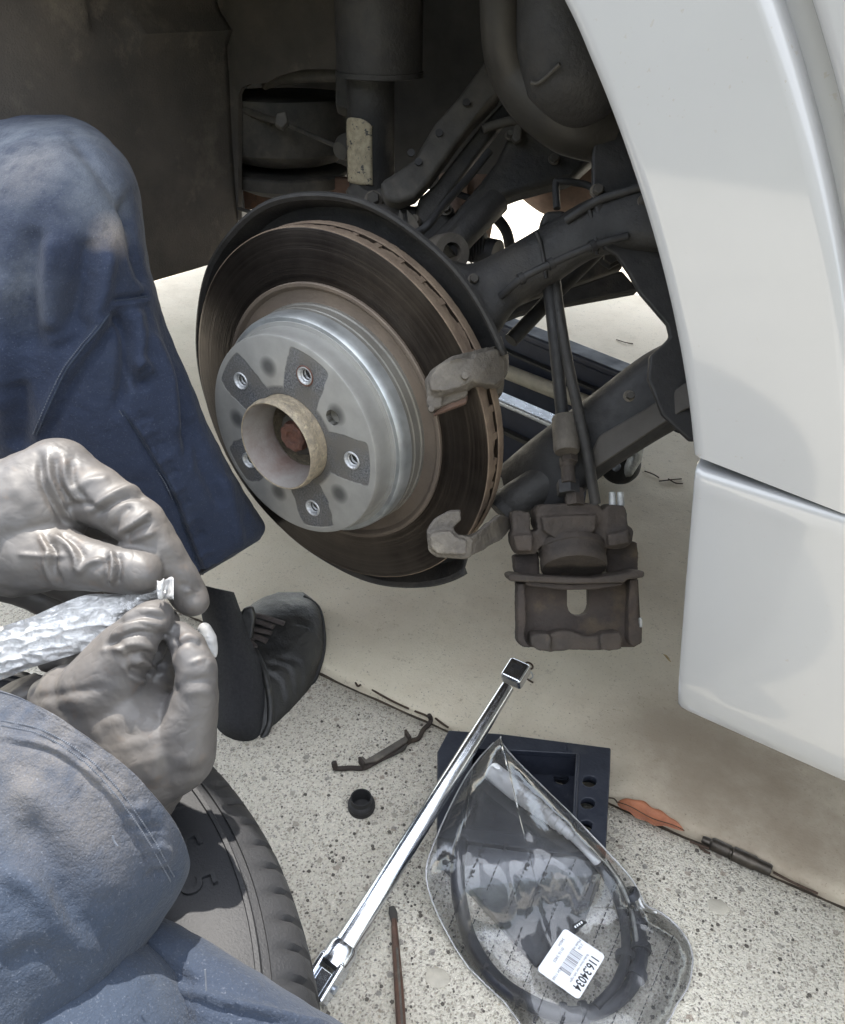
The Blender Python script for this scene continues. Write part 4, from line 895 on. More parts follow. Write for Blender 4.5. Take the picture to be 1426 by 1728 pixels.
# small wire clip by the bar's end
wp = thing('wire_clip', atZ(893, 1138, -.331), 'tiny bent wire clip beside the tip of the chrome bar', 'clip')
tube('wire', [atZ(x, y, -.331+h) for x, y, h in ((884, 1122, .004), (890, 1118, .008), (897, 1121, .008), (899, 1127, .006), (893, 1130, .004), (889, 1136, .003), (888, 1143, .003), (893, 1148, .003), (900, 1152, .002))], .0011, 'twig', wp, 8)
tube('loop', [atZ(x, y, -.331+h) for x, y, h in ((889, 1128, .006), (896, 1134, .010), (899, 1142, .008), (893, 1147, .003))], .0008, 'galvanised', wp, 8)
# ------------------------------------------------------------------ black plastic block with round holes
ZB = -.295
bl = thing('wheel_ramp', atZ(900, 1330, GZ), 'black plastic ramp block with a sunken tray and round holes, under the clear bag', 'ramp block')
ou = [(757, 1232), (845, 1238), (1031, 1262), (1030, 1300), (1022, 1450), (738, 1412), (738, 1268)]
f = [atZ(x, y, ZB) for x, y in ou]
def rect(x0, y0, x1, y1, q=None): return [(x0, y0), (x1, y0), (x1, y1), (x0, y1)]
tray = [(800, 1262), (976, 1272), (970, 1418), (782, 1396)]
hol = []
for x, y in ((995, 1318), (992, 1355), (988, 1393)):
    hol.append([(x+12*math.cos(t*math.pi/9), y+9*math.sin(t*math.pi/9)) for t in range(18)])
slabZ('top_plate', ou, ZB, .006, 'dark_plastic', bl, .0012, holes=[tray]+hol)
# side walls, tray floor and hole sleeves
fz = [atZ(x, y, ZB) for x, y in ou]
for i in range(len(ou)):
    a, b = fz[i], fz[(i+1) % len(ou)]; c = sum(fz, Vector())/len(fz); m = (c-(a+b)/2); m.z = 0; m.normalize()
    a = a+(c-a).normalized()*.0006; b = b+(c-b).normalized()*.0006
    fr = [a-Vector((0, 0, .0062)), b-Vector((0, 0, .0062)), Vector((b.x, b.y, GZ)), Vector((a.x, a.y, GZ))]
    finish('side_wall', slab_me(fr, [p+m*.006 for p in fr]), 'dark_plastic', bl, 35, .0008)
tf = [atZ(x, y, ZB) for x, y in tray]
for i in range(len(tf)):
    a, b = tf[i], tf[(i+1) % len(tf)]; c = sum(tf, Vector())/len(tf); m = ((a+b)/2-c); m.z = 0; m.normalize()
    fr = [a-Vector((0, 0, .0062)), b-Vector((0, 0, .0062)), b-Vector((0, 0, .031)), a-Vector((0, 0, .031))]
    finish('tray_wall', slab_me([p+m*.0004 for p in fr], [p+m*.004 for p in fr]), 'dark_plastic', bl, 35)
hc = atZ(947, 1313, ZB-.030); hh = [hc+Vector((.0075*math.cos(t*math.pi/9), .0075*math.sin(t*math.pi/9), 0)) for t in range(18)]
ff = [p-Vector((0, 0, .030))*1 for p in tf]; ff = [Vector((p.x, p.y, ZB-.030)) for p in tf]
dn = Vector((0, 0, -.004)); finish('tray_floor', slab_me(ff, [p+dn for p in ff], [(hh, [p+dn for p in hh])]), 'dark_plastic', bl, 35)
for p in [atZ(x, y, ZB-.0065) for x, y in ((995, 1318), (992, 1355), (988, 1393))]+[hc-Vector((0, 0, .0045))]:
    revolve('hole_sleeve', [(.0092, -.012), (.0092, 0), (.0102, 0), (.0102, -.012)], p, (0, 0, 1), 'dark_plastic', bl, 24)
# ramp toe sloping from the block down to the paving
tA, tB = atZ(746, 1416, ZB-.004), atZ(1018, 1452, ZB-.004)
tC, tD = atZ(985, 1560, GZ+.006), atZ(905, 1632, GZ+.004); tE = atZ(795, 1500, GZ+.012)
fr = [tA, tB, tC, tD, tE]
finish('ramp_toe', slab_me(fr, [Vector((p.x, p.y, GZ+.0005)) for p in fr]), 'dark_plastic', bl, 35, .002)
tube('tray_rib', [atZ(975, 1275, ZB+.0005), atZ(968, 1410, ZB+.0005)], .0018, 'dark_plastic', bl, 8, 1)
# ------------------------------------------------------------------ clear bag, the hose inside it, its sticker
BO = [(845, 1243), (852, 1262), (900, 1312), (962, 1372), (1020, 1432), (1062, 1478), (1078, 1505), (1092, 1530), (1110, 1536), (1140, 1560), (1163, 1592), (1169, 1625), (1160, 1668), (1135, 1705), (1100, 1760), (990, 1800), (900, 1760), (868, 1708), (790, 1632), (742, 1550), (721, 1492), (722, 1452), (742, 1400), (765, 1350), (790, 1305), (818, 1268)]
bo = np.array([tuple(v)[:2] for v in spline([Vector((x, y, 0)) for x, y in BO+[BO[0]]], 4)])
def basez(x, y):
    """what the bag lies on: the block at its head, the paving further down"""
    t = min(1, max(0, (1600-y-(x-880)*.15)/170.)); t = t*t*(3-2*t); return GZ+.002+t*(ZB-GZ)
def bagmesh(off, sgn, amp):
    cx, cy = 915, 1530; NR = 34; vs = []; fs = []
    n = len(bo)-1
    for r in range(NR+1):
        s = r/NR
        for i in range(n):
            x = cx+(bo[i][0]-cx)*s; y = cy+(bo[i][1]-cy)*s
            puff = (1-s**6)*.0235*sgn if sgn > 0 else 0.0004
            w = amp*(noise.noise(Vector((x*.016, y*.010, off)))+.5*noise.noise(Vector((x*.045, y*.02, off+3))))*(1-.5*s)
            for (q, am, wd) in (([(800, 1320), (770, 1430), (778, 1560)], .004, 10), ([(838, 1262), (800, 1370), (792, 1440)], .004, 9), ([(850, 1262), (960, 1385), (1062, 1500)], .005, 14), ([(1085, 1535), (1092, 1560), (1150, 1590)], .003, 8), ([(815, 1290), (900, 1400), (985, 1520)], .002, 16)):
                for k in range(len(q)-1):
                    ax_, ay_ = q[k]; bx, by = q[k+1]; L2 = (bx-ax_)**2+(by-ay_)**2; t = max(0, min(1, ((x-ax_)*(bx-ax_)+(y-ay_)*(by-ay_))/L2))
                    d = math.hypot(x-ax_-t*(bx-ax_), y-ay_-t*(by-ay_)); puff += (am*math.exp(-(d/wd)**2) if sgn > 0 else 0)
            z = basez(x, y)+puff+abs(w) if sgn > 0 else basez(x, y)
            vs.append(atZ(x, y, z+.0002*r*0))
    for r in range(NR):
        for i in range(n): fs.append((r*n+i, r*n+(i+1) % n, (r+1)*n+(i+1) % n, (r+1)*n+i))
    return pymesh(vs, fs)
bag = thing('plastic_bag', atZ(915, 1530, GZ), 'clear printed plastic bag holding a coiled black hose, half on the black block', 'plastic bag')
film_o = finish('top_film', bagmesh(1.3, 1, .006), 'clear_film', bag, 180)
bpy.context.view_layer.update()
finish('bottom_film', bagmesh(5.3, -1, 0), 'clear_film', bag, 180)
ed = [atZ(x, y, basez(x, y)+.003) for x, y in bo]
tube('bag_seam', ed[::3], .0007, 'crinkled_film', bag, 6, 2)
tube('tear_edge', [atZ(x, y, basez(x, y)+.008) for x, y in ((1075, 1500), (1078, 1515), (1084, 1530), (1095, 1538), (1108, 1540))], .001, 'white_plastic', bag, 6)
# rows of small grey-black printing on the film: flat dashes lying on it
bm = bmesh.new(); rnd = random.Random(4)
def bagz(x, y): return basez(x, y)+.0245
def dash(x, y, L, w, dz=.0):
    d = Vector((math.sin(.32), 0, 0)); ux, uy = -.38, .925
    q = [(x-uy*w/2, y+ux*w/2), (x+uy*w/2, y-ux*w/2), (x+uy*w/2+ux*L, y-ux*w/2+uy*L), (x-uy*w/2+ux*L, y+ux*w/2+uy*L)]
    ps = []
    for a, b in q:
        hit, loc, nrm, _ = film_o.ray_cast(CP, rayd(a, b).normalized())
        if not hit: return
        ps.append(loc-rayd(a, b)*.002)
    bm.faces.new([bm.verts.new(p) for p in ps])
for row in range(12):
    x, y = 770+row*34, 1330+row*20; k = 0
    x += rnd.uniform(-6, 6)
    for k in range(60):
        L = rnd.choice([3, 4, 6, 5, 9]); wide = rnd.random() < .14
        inside = False; j = len(bo)-2
        xx, yy = x-.4*1, y
        c = False
        for i in range(len(bo)-1):
            xi, yi = bo[i]; xj, yj = bo[j]
            if (yi > yy) != (yj > yy) and xx < (xj-xi)*(yy-yi)/(yj-yi)+xi: c = not c
            j = i
        cx, cy = 915, 1530; s_ok = c
        if abs((x-966)*.57+(y-1626)*.82) < 62 and abs((x-966)*.82-(y-1626)*.57) < 52: s_ok = False
        if s_ok and rnd.random() < .86:
            if wide: dash(x, y, 9, 3.6); dash(x+3.4, y+1, 6, 2.6); dash(x-1, y+10, 3, 5)
            else: dash(x, y, L, 1.9)
        x -= .38*(L+3)*1; y += .925*(L+3)
finish('bag_print', tobm(bm), 'film_ink', bag, None, kind='stuff')
hs = thing('brake_hose', atZ(900, 1690, GZ), 'coiled black brake hose with a white corrugated sleeve, inside the clear bag', 'brake hose')
def H(x, y, h=.008): return atZ(x, y, basez(x, y)+h)
tube('outer_loop', [H(*q) for q in ((1018, 1460), (1050, 1510), (1075, 1560), (1080, 1620), (1060, 1670), (1010, 1705), (950, 1712), (890, 1690), (835, 1650), (795, 1590), (776, 1520), (772, 1460), (778, 1420))], .0058, 'black_cable', hs, 18)
tube('inner_loop', [H(x, y, .012) for x, y in ((1010, 1458), (1035, 1500), (1052, 1550), (1056, 1610), (1040, 1660), (1005, 1700))], .0038, 'black_cable', hs, 16)
tube('inner_wire', [H(x, y, .014) for x, y in ((1020, 1452), (1046, 1490), (1066, 1540), (1075, 1590))], .0016, 'galvanised', hs, 10)
for (x, y, dx, dy) in ((1062, 1510, .4, 1), (1076, 1560, .2, 1), (1081, 1600, 0, 1), (1074, 1645, -.4, 1), (1056, 1615, 0, 1), (950, 1712, -1, -.1), (985, 1709, -1, .1)):
    a = H(x-dx*6, y-dy*6); b = H(x+dx*6, y+dy*6); c = (a+b)/2; L = (b-a).length/2
    revolve('hose_clamp', [(.005, -L), (.0078, -L), (.0082, 0), (.0078, L), (.005, L)], c, b-a, 'black_cable', hs, 20)
wa, wb = H(828, 1300, .0085), H(902, 1359, .0085); axs = (wb-wa).normalized(); L = (wb-wa).length
def ribs(L, r0, r1, n, d): 
    out = [(0, 0)]
    for i in range(n):
        r = r0+(r1-r0)*i/n; out += [(r, L*i/n), (r, L*(i+.45)/n), (r-d, L*(i+.55)/n), (r-d, L*(i+.95)/n)]
    return out+[(r1, L), (0, L)]
revolve('white_sleeve', [(0, 0), (.0076, .0), (.0085, .002), (.0085, L*.62)]+[(.0085-.0008*(i % 2)-.0001*i, L*(.62+.38*i/8)) for i in range(9)]+[(0, L)], wa, axs, 'white_plastic', hs, 36)
wa2, wb2 = wb, H(970, 1414, .009); L2 = (wb2-wa2).length
revolve('white_boot', ribs(L2, .0072, .0044, 6, .0010), wa2, wb2-wa2, 'white_plastic', hs, 30)
tube('white_tail', [wb2, H(993, 1438, .009), H(1015, 1462, .009)], [.004, .0036, .004], 'white_plastic', hs, 14)
# sticker: white card, its corners where the photograph has them
lc = [(957, 1558), (1018, 1622), (968, 1693), (914, 1632)]
LZ = GZ+.029
q = [atZ(x, y, LZ) for x, y in lc]; c = sum(q, Vector())/4
ex = ((q[2]-q[1])+(q[3]-q[0])).normalized(); ey = ((q[2]-q[3])+(q[1]-q[0])); ey.z = 0; ey = (ey-ex*ey.dot(ex)).normalized()
wL = ((q[2]-q[1]).length+(q[3]-q[0]).length)/2; hL = ((q[2]-q[3]).length+(q[1]-q[0]).length)/2
st = thing('sticker', c, 'white paper sticker with a barcode and the number 116.34034 on the clear bag', 'label')
def lp2(u, v, h=0.): return c+ex*(u*wL)-ey*(v*hL)+Vector((0, 0, h))
o = []
for (sx, sy) in ((.5, .5), (-.5, .5), (-.5, -.5), (.5, -.5)):
    for t in range(5):
        a = math.radians({(.5, .5): 0, (-.5, .5): 90, (-.5, -.5): 180, (.5, -.5): 270}[(sx, sy)]+t*22.5)
        o.append(c+ex*(sx*wL-math.copysign(.003, sx)+.003*math.cos(a))+ey*(sy*hL-math.copysign(.003, sy)+.003*math.sin(a)))
finish('paper', slab_me([p+Vector((0, 0, .0003)) for p in o], o), 'label_paper', st, None)
# number reads along the card's lower long side; top of the letters points to the bag's middle
def ltxt(t, u, v, size, mat='black_print', bold=False, name='lettering', sx=1.):
    finish(name, place(fontmesh(t, size, .00008, bold), lp2(u, v, .0005), ex, ey, sx), mat, st, None)
ltxt('116.34034', 0, -.35, .0092, bold=True, name='number', sx=.78)
ltxt('Brake hose rear left right', .0, -.19, .0026, 'grey_print')
ltxt('Made in', -.36, .10, .0030, 'grey_print'); ltxt('2 Stk', -.36, .02, .0028, 'grey_print')
ltxt('0116 3403', .02, .30, .0032, 'grey_print'); ltxt('CH 1160', .34, .12, .0030, 'grey_print'); ltxt('34034', -.22, .40, .0030, 'grey_print')
bm = bmesh.new(); u = -.24; rnd = random.Random(9)
while u < .24:
    w = rnd.choice([.006, .006, .012, .018]); f4 = [lp2(u, -.12, .0005), lp2(u+w, -.12, .0005), lp2(u+w, .14, .0005), lp2(u, .14, .0005)]
    bm.faces.new([bm.verts.new(p) for p in f4]); u += w+rnd.choice([.007, .012, .016])
finish('barcode', tobm(bm), 'grey_print', st, None)
tg = [(966, 1562), (986, 1549), (991, 1557), (972, 1570)]
slabZ('small_tag', tg, GZ+.030, .0003, 'black_print', bag, 0)
for i in range(4): slabZ('tag_mark', [(969+i*3.5, 1563-i*2.4), (971+i*3.5, 1561.6-i*2.4), (973+i*3.5, 1565-i*2.4), (971+i*3.5, 1566-i*2.4)], GZ+.0305, .0002, 'label_paper', bag, 0)
# ------------------------------------------------------------------ small things on the paving
sp = thing('retaining_spring', atZ(645, 1270, GZ), 'brown rusty pad spring, flat band with bent wire ends, on the paving', 'brake spring')
def G(x, y, h=0.): return atZ(x, y, GZ+h)
slabZ('band', [(604, 1277), (613, 1276), (618, 1281), (683, 1242), (684, 1232), (693, 1240), (692, 1245), (686, 1252), (635, 1284), (612, 1288)], GZ+.010, .002, 'cast_iron', sp, .0008)
slabZ('band_fold', [(614, 1288), (640, 1281), (688, 1250), (692, 1247), (684, 1262), (660, 1274), (636, 1284)], GZ+.006, .004, 'dusty_metal', sp, .001)
slabZ('band_end', [(604, 1277), (608, 1276), (617, 1287), (613, 1289)], GZ+.014, .009, 'caliper_rust', sp, .0006)
slabZ('band_end', [(682, 1231), (686, 1230), (694, 1242), (690, 1246)], GZ+.015, .010, 'caliper_rust', sp, .0006)
tube('wire', [G(563, 1287, .011), G(566, 1296, .004), G(575, 1297, .003), G(592, 1296, .003), G(614, 1296, .003), G(630, 1288, .004), G(660, 1272, .005), G(690, 1252, .004), G(706, 1246, .003), G(714, 1232, .004), G(724, 1222, .005), G(727, 1214, .006), G(724, 1207, .012)], .0024, 'caliper_rust', sp, 12)
slabD('wire_end', [(560, 1287), (567, 1284), (570, 1295), (562, 1298)], (G(565, 1295)-CP).dot(WX)-.004, .004, 'rusty_metal', sp, .001)
cp = thing('rubber_cap', G(610, 1362), 'small black rubber cap standing open end up on the paving', 'rubber cap')
revolve('cap', [(0, .003), (.0078, .003), (.0082, .012), (.0088, .0152), (.0097, .0152), (.0101, .0135), (.0101, .0105), (.0118, .0088), (.0124, .0066), (.0119, .0052), (.0125, .0026), (.0119, 0), (0, 0)], G(610, 1364), (0, 0, 1), 'black_rubber', cp, 48)
rd = thing('thin_rod', G(675, 1700), 'thin rust brown rod with a flattened tip lying beside the tyre and the bag', 'rod')
tube('shaft', [G(665, 1552, .004), G(668, 1600, .004), G(674, 1680, .005), G(680, 1800, .006), G(684, 1900, .006)], [.0022, .0030, .0036, .0038, .0038], 'copper_rust', rd, 16)
tube('tip', [G(661, 1530, .003), G(663, 1540, .003), G(666, 1556, .004)], [.0022, .0036, .0028], 'dusty_metal', rd, 12, 3, .45, (0, 0, 1))
tube('shaft_groove', [G(670, 1600, .0078), G(678, 1720, .0085), G(682, 1790, .0095)], .0010, 'cast_iron', rd, 8)
ex_ = thing('tool_bit', atZ(1250, 1445, GZ), 'dark steel socket bit lying in the joint at the foot of the driveway', 'socket bit')
ea, eb = atZ(1185, 1416, GZ+.004), atZ(1302, 1470, GZ+.006); d = eb-ea; L = d.length
revolve('bit', [(0, 0), (.0030, .0), (.0036, .002), (.0036, L*.12), (.0052, L*.14), (.0058, L*.16), (.0058, L*.40), (.0050, L*.42), (.0050, L*.44), (.0064, L*.46), (.0064, L*.76), (.0054, L*.79), (.0054, L*.97), (.0046, L), (0, L)], ea, d, 'bit_steel', ex_, 24)
lf = thing('fallen_leaf', atZ(1100, 1380, GZ), 'dry orange brown leaf lying along the joint right of the black block', 'leaf')
la, lb = atZ(1042, 1353, GZ+.010), atZ(1155, 1402, GZ+.012); dl = (lb-la); sl_ = dl.cross(Vector((0, 0, 1))).normalized()
def leaf(u, v):
    w = .0095*math.sin(math.pi*min(1, max(0, u))**.75)**.8*(1+.12*math.sin(u*23))+.0003
    b = (v-.5)*2; return la+dl*u+sl_*(w*b)+Vector((0, 0, .004*(b*b)*math.sin(math.pi*u)+.0015*math.sin(u*9)-.001))
grid('blade', leaf, 40, 9, 'leaf', lf, th=.0005)
tube('midrib', [leaf(i/8, .5)+Vector((0, 0, .0004)) for i in range(9)], .0006, 'twig', lf, 6, 2)
tube('stalk', [leaf(0, .5), la-dl*.06+Vector((0, 0, .002)), la-dl*.14], .0007, 'twig', lf, 6)
lv = thing('leaf_scrap', atZ(1127, 1110, -.331), 'tiny yellow leaf scrap on the driveway below the caliper', 'leaf')
grid('blade', lambda u, v: atZ(1119+14*u, 1104+12*u, -.329)+Vector((0, .0035*(v-.5)*math.sin(math.pi*u)+.0002, .001*math.sin(5*u))), 8, 4, 'pale_leaf', lv, th=.0004)
tw = [((1088, 795), (1102, 800), (1112, 806)), ((1112, 812), (1128, 810), (1150, 808)), ((1128, 808), (1140, 815), (1152, 816)), ((600, 1152), (604, 1158), (609, 1155)), ((628, 1164), (660, 1182), (690, 1196)), ((700, 1200), (716, 1206), (728, 1212)), ((1165, 1420), (1180, 1426), (1196, 1432)), ((1180, 1428), (1190, 1436), (1198, 1440)), ((735, 1212), (748, 1222), (757, 1228)), ((1040, 573), (1056, 578), (1068, 580)), ((1305, 1472), (1340, 1490), (1380, 1508))]
wheres = ['right of the castor wheel', 'far right of the castor wheel', 'crossing another right of the castor wheel', 'near the shoe toe', 'in the joint past the shoe', 'by the end of the brake spring', 'left of the tool bit', 'under the tool bit end', 'between the spring and the black block', 'on the bright floor beyond the jack', 'along the joint right of the tool bit']
for (a, b, c_), wh in zip(tw, wheres):
    z = GZ+.003 if a[1] > 1150 else -.3295
    o = tube('twig', [atZ(*a, z), atZ(*b, z+.0015), atZ(*c_, z)], .0011, 'twig', None, 6)
    tag(o, 'thin dark twig '+wh, 'twig', 'twigs and fibres on the ground')
# loose stones standing proud of the paving
rnd = random.Random(11); bm = bmesh.new()
for i in range(420):
    x = rnd.uniform(450, 1400); y = rnd.uniform(1180, 1720); p = atZ(x, y, GZ)
    if p.y > edge_y(p.x)-.008: continue
    r = rnd.uniform(.0007, .0019); g = bmesh.ops.create_icosphere(bm, subdivisions=1, radius=r)
    for v in g['verts']: v.co = Vector((v.co.x*rnd.uniform(.8, 1.3), v.co.y*rnd.uniform(.8, 1.3), v.co.z*.6))+p+Vector((0, 0, r*.1))
finish('gravel', tobm(bm), 'cast_iron', None, 60, kind='stuff', label='small loose grit scattered on the aggregate paving')
for x, y, r, nm in ((738, 1650, .0085, 'flat round pale brown stone set in the paving between rod and bag'), (1212, 1530, .0075, 'flat brown stone set in the paving below the tool bit')):
    p = atZ(x, y, GZ); o = revolve('paving_stone', [(0, .0012), (r*.8, .0011), (r, 0.0004), (r, -.003), (0, -.003)], p, (0, 0, 1), 'beige_tube', None, 18, fn=lambda i, q, h, t: (q*(1+.12*math.sin(t*2+1)+.05*math.sin(5*t)), h))
    tag(o, nm, 'stone')
# ------------------------------------------------------------------ the mechanic
pe = thing('person', at(60, 1150, 1.0), 'mechanic in navy work clothes, grey gloves and black shoes, tearing open a small sachet', 'person')
# near leg: raised knee and shin in navy cotton
K = [((30, 200), (110, 200), .70, .012), ((-20, 212), (140, 208), .69, .05), ((-70, 250), (188, 245), .675, .075), ((-110, 320), (228, 308), .665, .085), ((-130, 430), (243, 418), .665, .085), ((-125, 560), (268, 520), .68, .082),
     ((-110, 690), (318, 640), .70, .08), ((-40, 800), (360, 735), .725, .078), ((60, 900), (408, 820), .755, .075), ((190, 1000), (446, 885), .79, .07), ((225, 1040), (440, 908), .80, .068)]
me = loft_me(K, 220, 22, pw=.92)
folds = [([(190, 520), (150, 575), (105, 640), (60, 735)], .0035, 9), ([(205, 530), (165, 590), (120, 655), (75, 745)], -.0030, 8), ([(120, 230), (165, 290), (195, 330), (225, 380)], -.003, 12),
         ([(60, 380), (45, 480), (55, 600)], -.006, 22), ([(95, 400), (88, 480), (95, 560)], .006, 20), ([(150, 400), (140, 470), (118, 560)], -.006, 18), ([(180, 420), (170, 500), (150, 545)], .005, 14), ([(215, 330), (225, 420), (245, 480)], -.004, 10),
         ([(10, 460), (12, 600), (5, 700)], .005, 20), ([(30, 640), (35, 700), (30, 760)], -.005, 18), ([(190, 505), (225, 502), (250, 498)], -.0035, 5), ([(190, 512), (225, 510), (250, 505)], .002, 5), ([(185, 525), (210, 560), (212, 620), (200, 690)], -.006, 10), ([(225, 520), (232, 580), (220, 640)], .005, 12),
         ([(270, 520), (300, 600), (320, 680), (318, 780)], -.005, 10), ([(250, 560), (285, 640), (300, 740)], .004, 12), ([(205, 695), (235, 740), (280, 820), (300, 860), (320, 920), (350, 990)], -.0035, 5), ([(212, 690), (245, 738), (290, 815), (312, 862), (332, 920), (362, 985)], .0028, 6),
         ([(215, 610), (235, 650), (250, 640)], -.005, 8), ([(225, 620), (240, 610), (255, 630)], .004, 7), ([(330, 700), (345, 780), (380, 860)], -.004, 14), ([(380, 800), (395, 860), (405, 930)], .003, 12), ([(90, 590), (130, 570), (160, 520)], -.002, 8)]
for i in range(12):
    x, y = 226+i*11.5, 715+i*22+(i*i*.35); folds.append(([(x, y), (x+14, y-8), (x+30, y-10)], .0012 if i % 2 else -.0012, 5))
sculpt(me, [(a, h*1.5, w) for a, h, w in folds], [(.004, 9, (1, 1, .5)), (.0015, 30), (.0007, 90)])
o = finish('trousers', me, 'navy_cotton', pe, 180, label='navy trouser leg with dusty knee')
def on_leg(pts, dz=0.):
    """thread sewn on the cloth: drop points onto the leg surface"""
    out = []
    bpy.context.view_layer.update()
    for x, y in pts:
        d = rayd(x, y).normalized(); hit, loc, nrm, _ = o.ray_cast(CP, d)
        if hit: out.append(loc+nrm*dz)
    return out
for pl in ([(184, 530), (165, 557), (140, 587), (112, 625), (85, 680), (62, 733)], [(208, 692), (235, 735), (262, 780), (285, 815), (300, 850), (312, 890), (330, 940), (352, 992)], [(192, 508), (220, 506), (250, 500)]):
    q = on_leg([tuple(v)[:2] for v in spline([Vector((a, b, 0)) for a, b in pl], 6)], .0002)
    if len(q) > 3:
        tube('seam', q, .0008, 'trouser_cotton', o, 6, 1)
        stitches([(q[i]+RX*-.003+(q[i+1]-q[i])*(k/2+.05), q[i]+RX*-.003+(q[i+1]-q[i])*(k/2+.35)) for i in range(len(q)-1) for k in range(2)], .0005, o)
# other leg low in front, and the body these limbs join
me = loft_me([((120, 1490), (20, 1900), .445, .03), ((262, 1546), (150, 1930), .43, .04), ((400, 1616), (300, 1960), .42, .045), ((530, 1698), (430, 2010), .42, .045), ((640, 1772), (540, 2060), .43, .045), ((760, 1880), (640, 2160), .44, .045)], 120, 16)
sculpt(me, [([(225, 1590), (290, 1640), (330, 1668)], -.004, 12), ([(300, 1665), (380, 1690), (480, 1712), (570, 1735)], .004, 8), ([(260, 1650), (300, 1700), (310, 1740)], -.004, 20), ([(300, 1676), (380, 1702), (480, 1724)], -.002, 7)], [(.003, 14), (.0006, 90)])
finish('trousers', me, 'trouser_cotton', pe, 180, label='greyish navy trouser leg along the bottom edge')
# sleeve
S = [((-78, 1172), (312, 1474), .43, .052, (55, -62)), ((-95, 1190), (316, 1484), .43, .054, (50, -60)), ((-125, 1225), (304, 1512), .425, .055, (40, -48)), ((-190, 1310), (255, 1585), .415, .056, (30, -30)), ((-270, 1420), (185, 1668), .40, .056, (20, -15)), ((-350, 1540), (105, 1765), .39, .058, (0, 0)), ((-480, 1700), (-20, 1900), .37, .06, (0, 0))]
me = loft_me(S, 200, 20)
cf = [([(0, 1252), (90, 1272), (180, 1345), (240, 1430), (275, 1490)], -.0012, 5), ([(0, 1244), (95, 1264), (188, 1338), (250, 1428)], .0014, 6), ([(20, 1320), (120, 1400), (190, 1520)], .003, 30), ([(100, 1480), (150, 1560), (210, 1600)], -.0022, 22), ([(30, 1380), (90, 1470), (120, 1600)], -.003, 26), ([(0, 1640), (70, 1610), (150, 1660)], -.003, 22), ([(205, 1390), (235, 1430), (255, 1450)], -.0015, 9), ([(215, 1400), (255, 1395), (275, 1400)], -.002, 7), ([(235, 1440), (270, 1430), (290, 1440)], .002, 7), ([(250, 1480), (280, 1470), (300, 1480)], -.002, 7), ([(210, 1360), (235, 1365), (250, 1360)], .002, 6), ([(0, 1470), (60, 1500), (130, 1600)], .004, 20)]
for i in range(14):
    t = i/13; x = 20+260*t; y = 1196+(60*t+190*t*t); cf.append(([(x-16, y+24), (x+2, y+8), (x+12, y-6)], .0010 if i % 2 else -.0010, 6))
sculpt(me, cf, [(.005, 12), (.0014, 35), (.0004, 120)])
slv = finish('jacket_sleeve', me, 'jacket_cotton', pe, 180, label='faded blue grey jacket sleeve')
def drop(o, pts, dz):
    bpy.context.view_layer.update(); out = []
    for v in spline([Vector((x, y, 0)) for x, y in pts], 8):
        hit, loc, nrm, _ = o.ray_cast(CP, rayd(v.x, v.y).normalized())
        if hit: out.append(loc+nrm*dz)
    return out
for pl in ([(2, 1224), (70, 1240), (140, 1284), (200, 1348), (250, 1420), (288, 1488)], [(2, 1216), (72, 1232), (146, 1277), (208, 1342), (258, 1415), (294, 1480)]):
    q = drop(slv, pl, .0001)
    stitches([(q[i]+(q[i+1]-q[i])*(k/3+.04), q[i]+(q[i+1]-q[i])*(k/3+.26)) for i in range(len(q)-1) for k in range(3)], .0004, slv)
# gloves: upper hand
GD = .50
up_ch = [[(-170, 900, .48, 120), (-80, 885, .49, 120), (10, 880, .50, 103), (60, 850, .50, 92), (100, 812, .50, 72)],                       # back of the hand
    [(100, 800, .50, 62), (150, 830, .495, 52), (205, 862, .49, 46), (238, 886, .487, 45), (268, 925, .49, 39), (295, 965, .495, 34), (318, 1003, .50, 30), (326, 1014, .50, 27)],   # index finger
    [(30, 930, .495, 80), (90, 940, .485, 56), (140, 950, .478, 44), (185, 958, .475, 40), (222, 963, .475, 40), (238, 966, .475, 37)],   # thumb
    [(70, 850, .53, 60), (160, 890, .54, 40), (215, 930, .545, 32), (250, 975, .545, 26)],                                               # middle finger behind
    [(40, 880, .56, 60), (130, 930, .57, 36), (190, 975, .575, 28), (215, 1010, .575, 24)], [(0, 920, .58, 60), (90, 970, .595, 34), (150, 1010, .60, 26)], [(-30, 950, .60, 50), (50, 1000, .615, 28), (100, 1030, .62, 22)]]
me = blob_me(up_ch, .0014, 7)
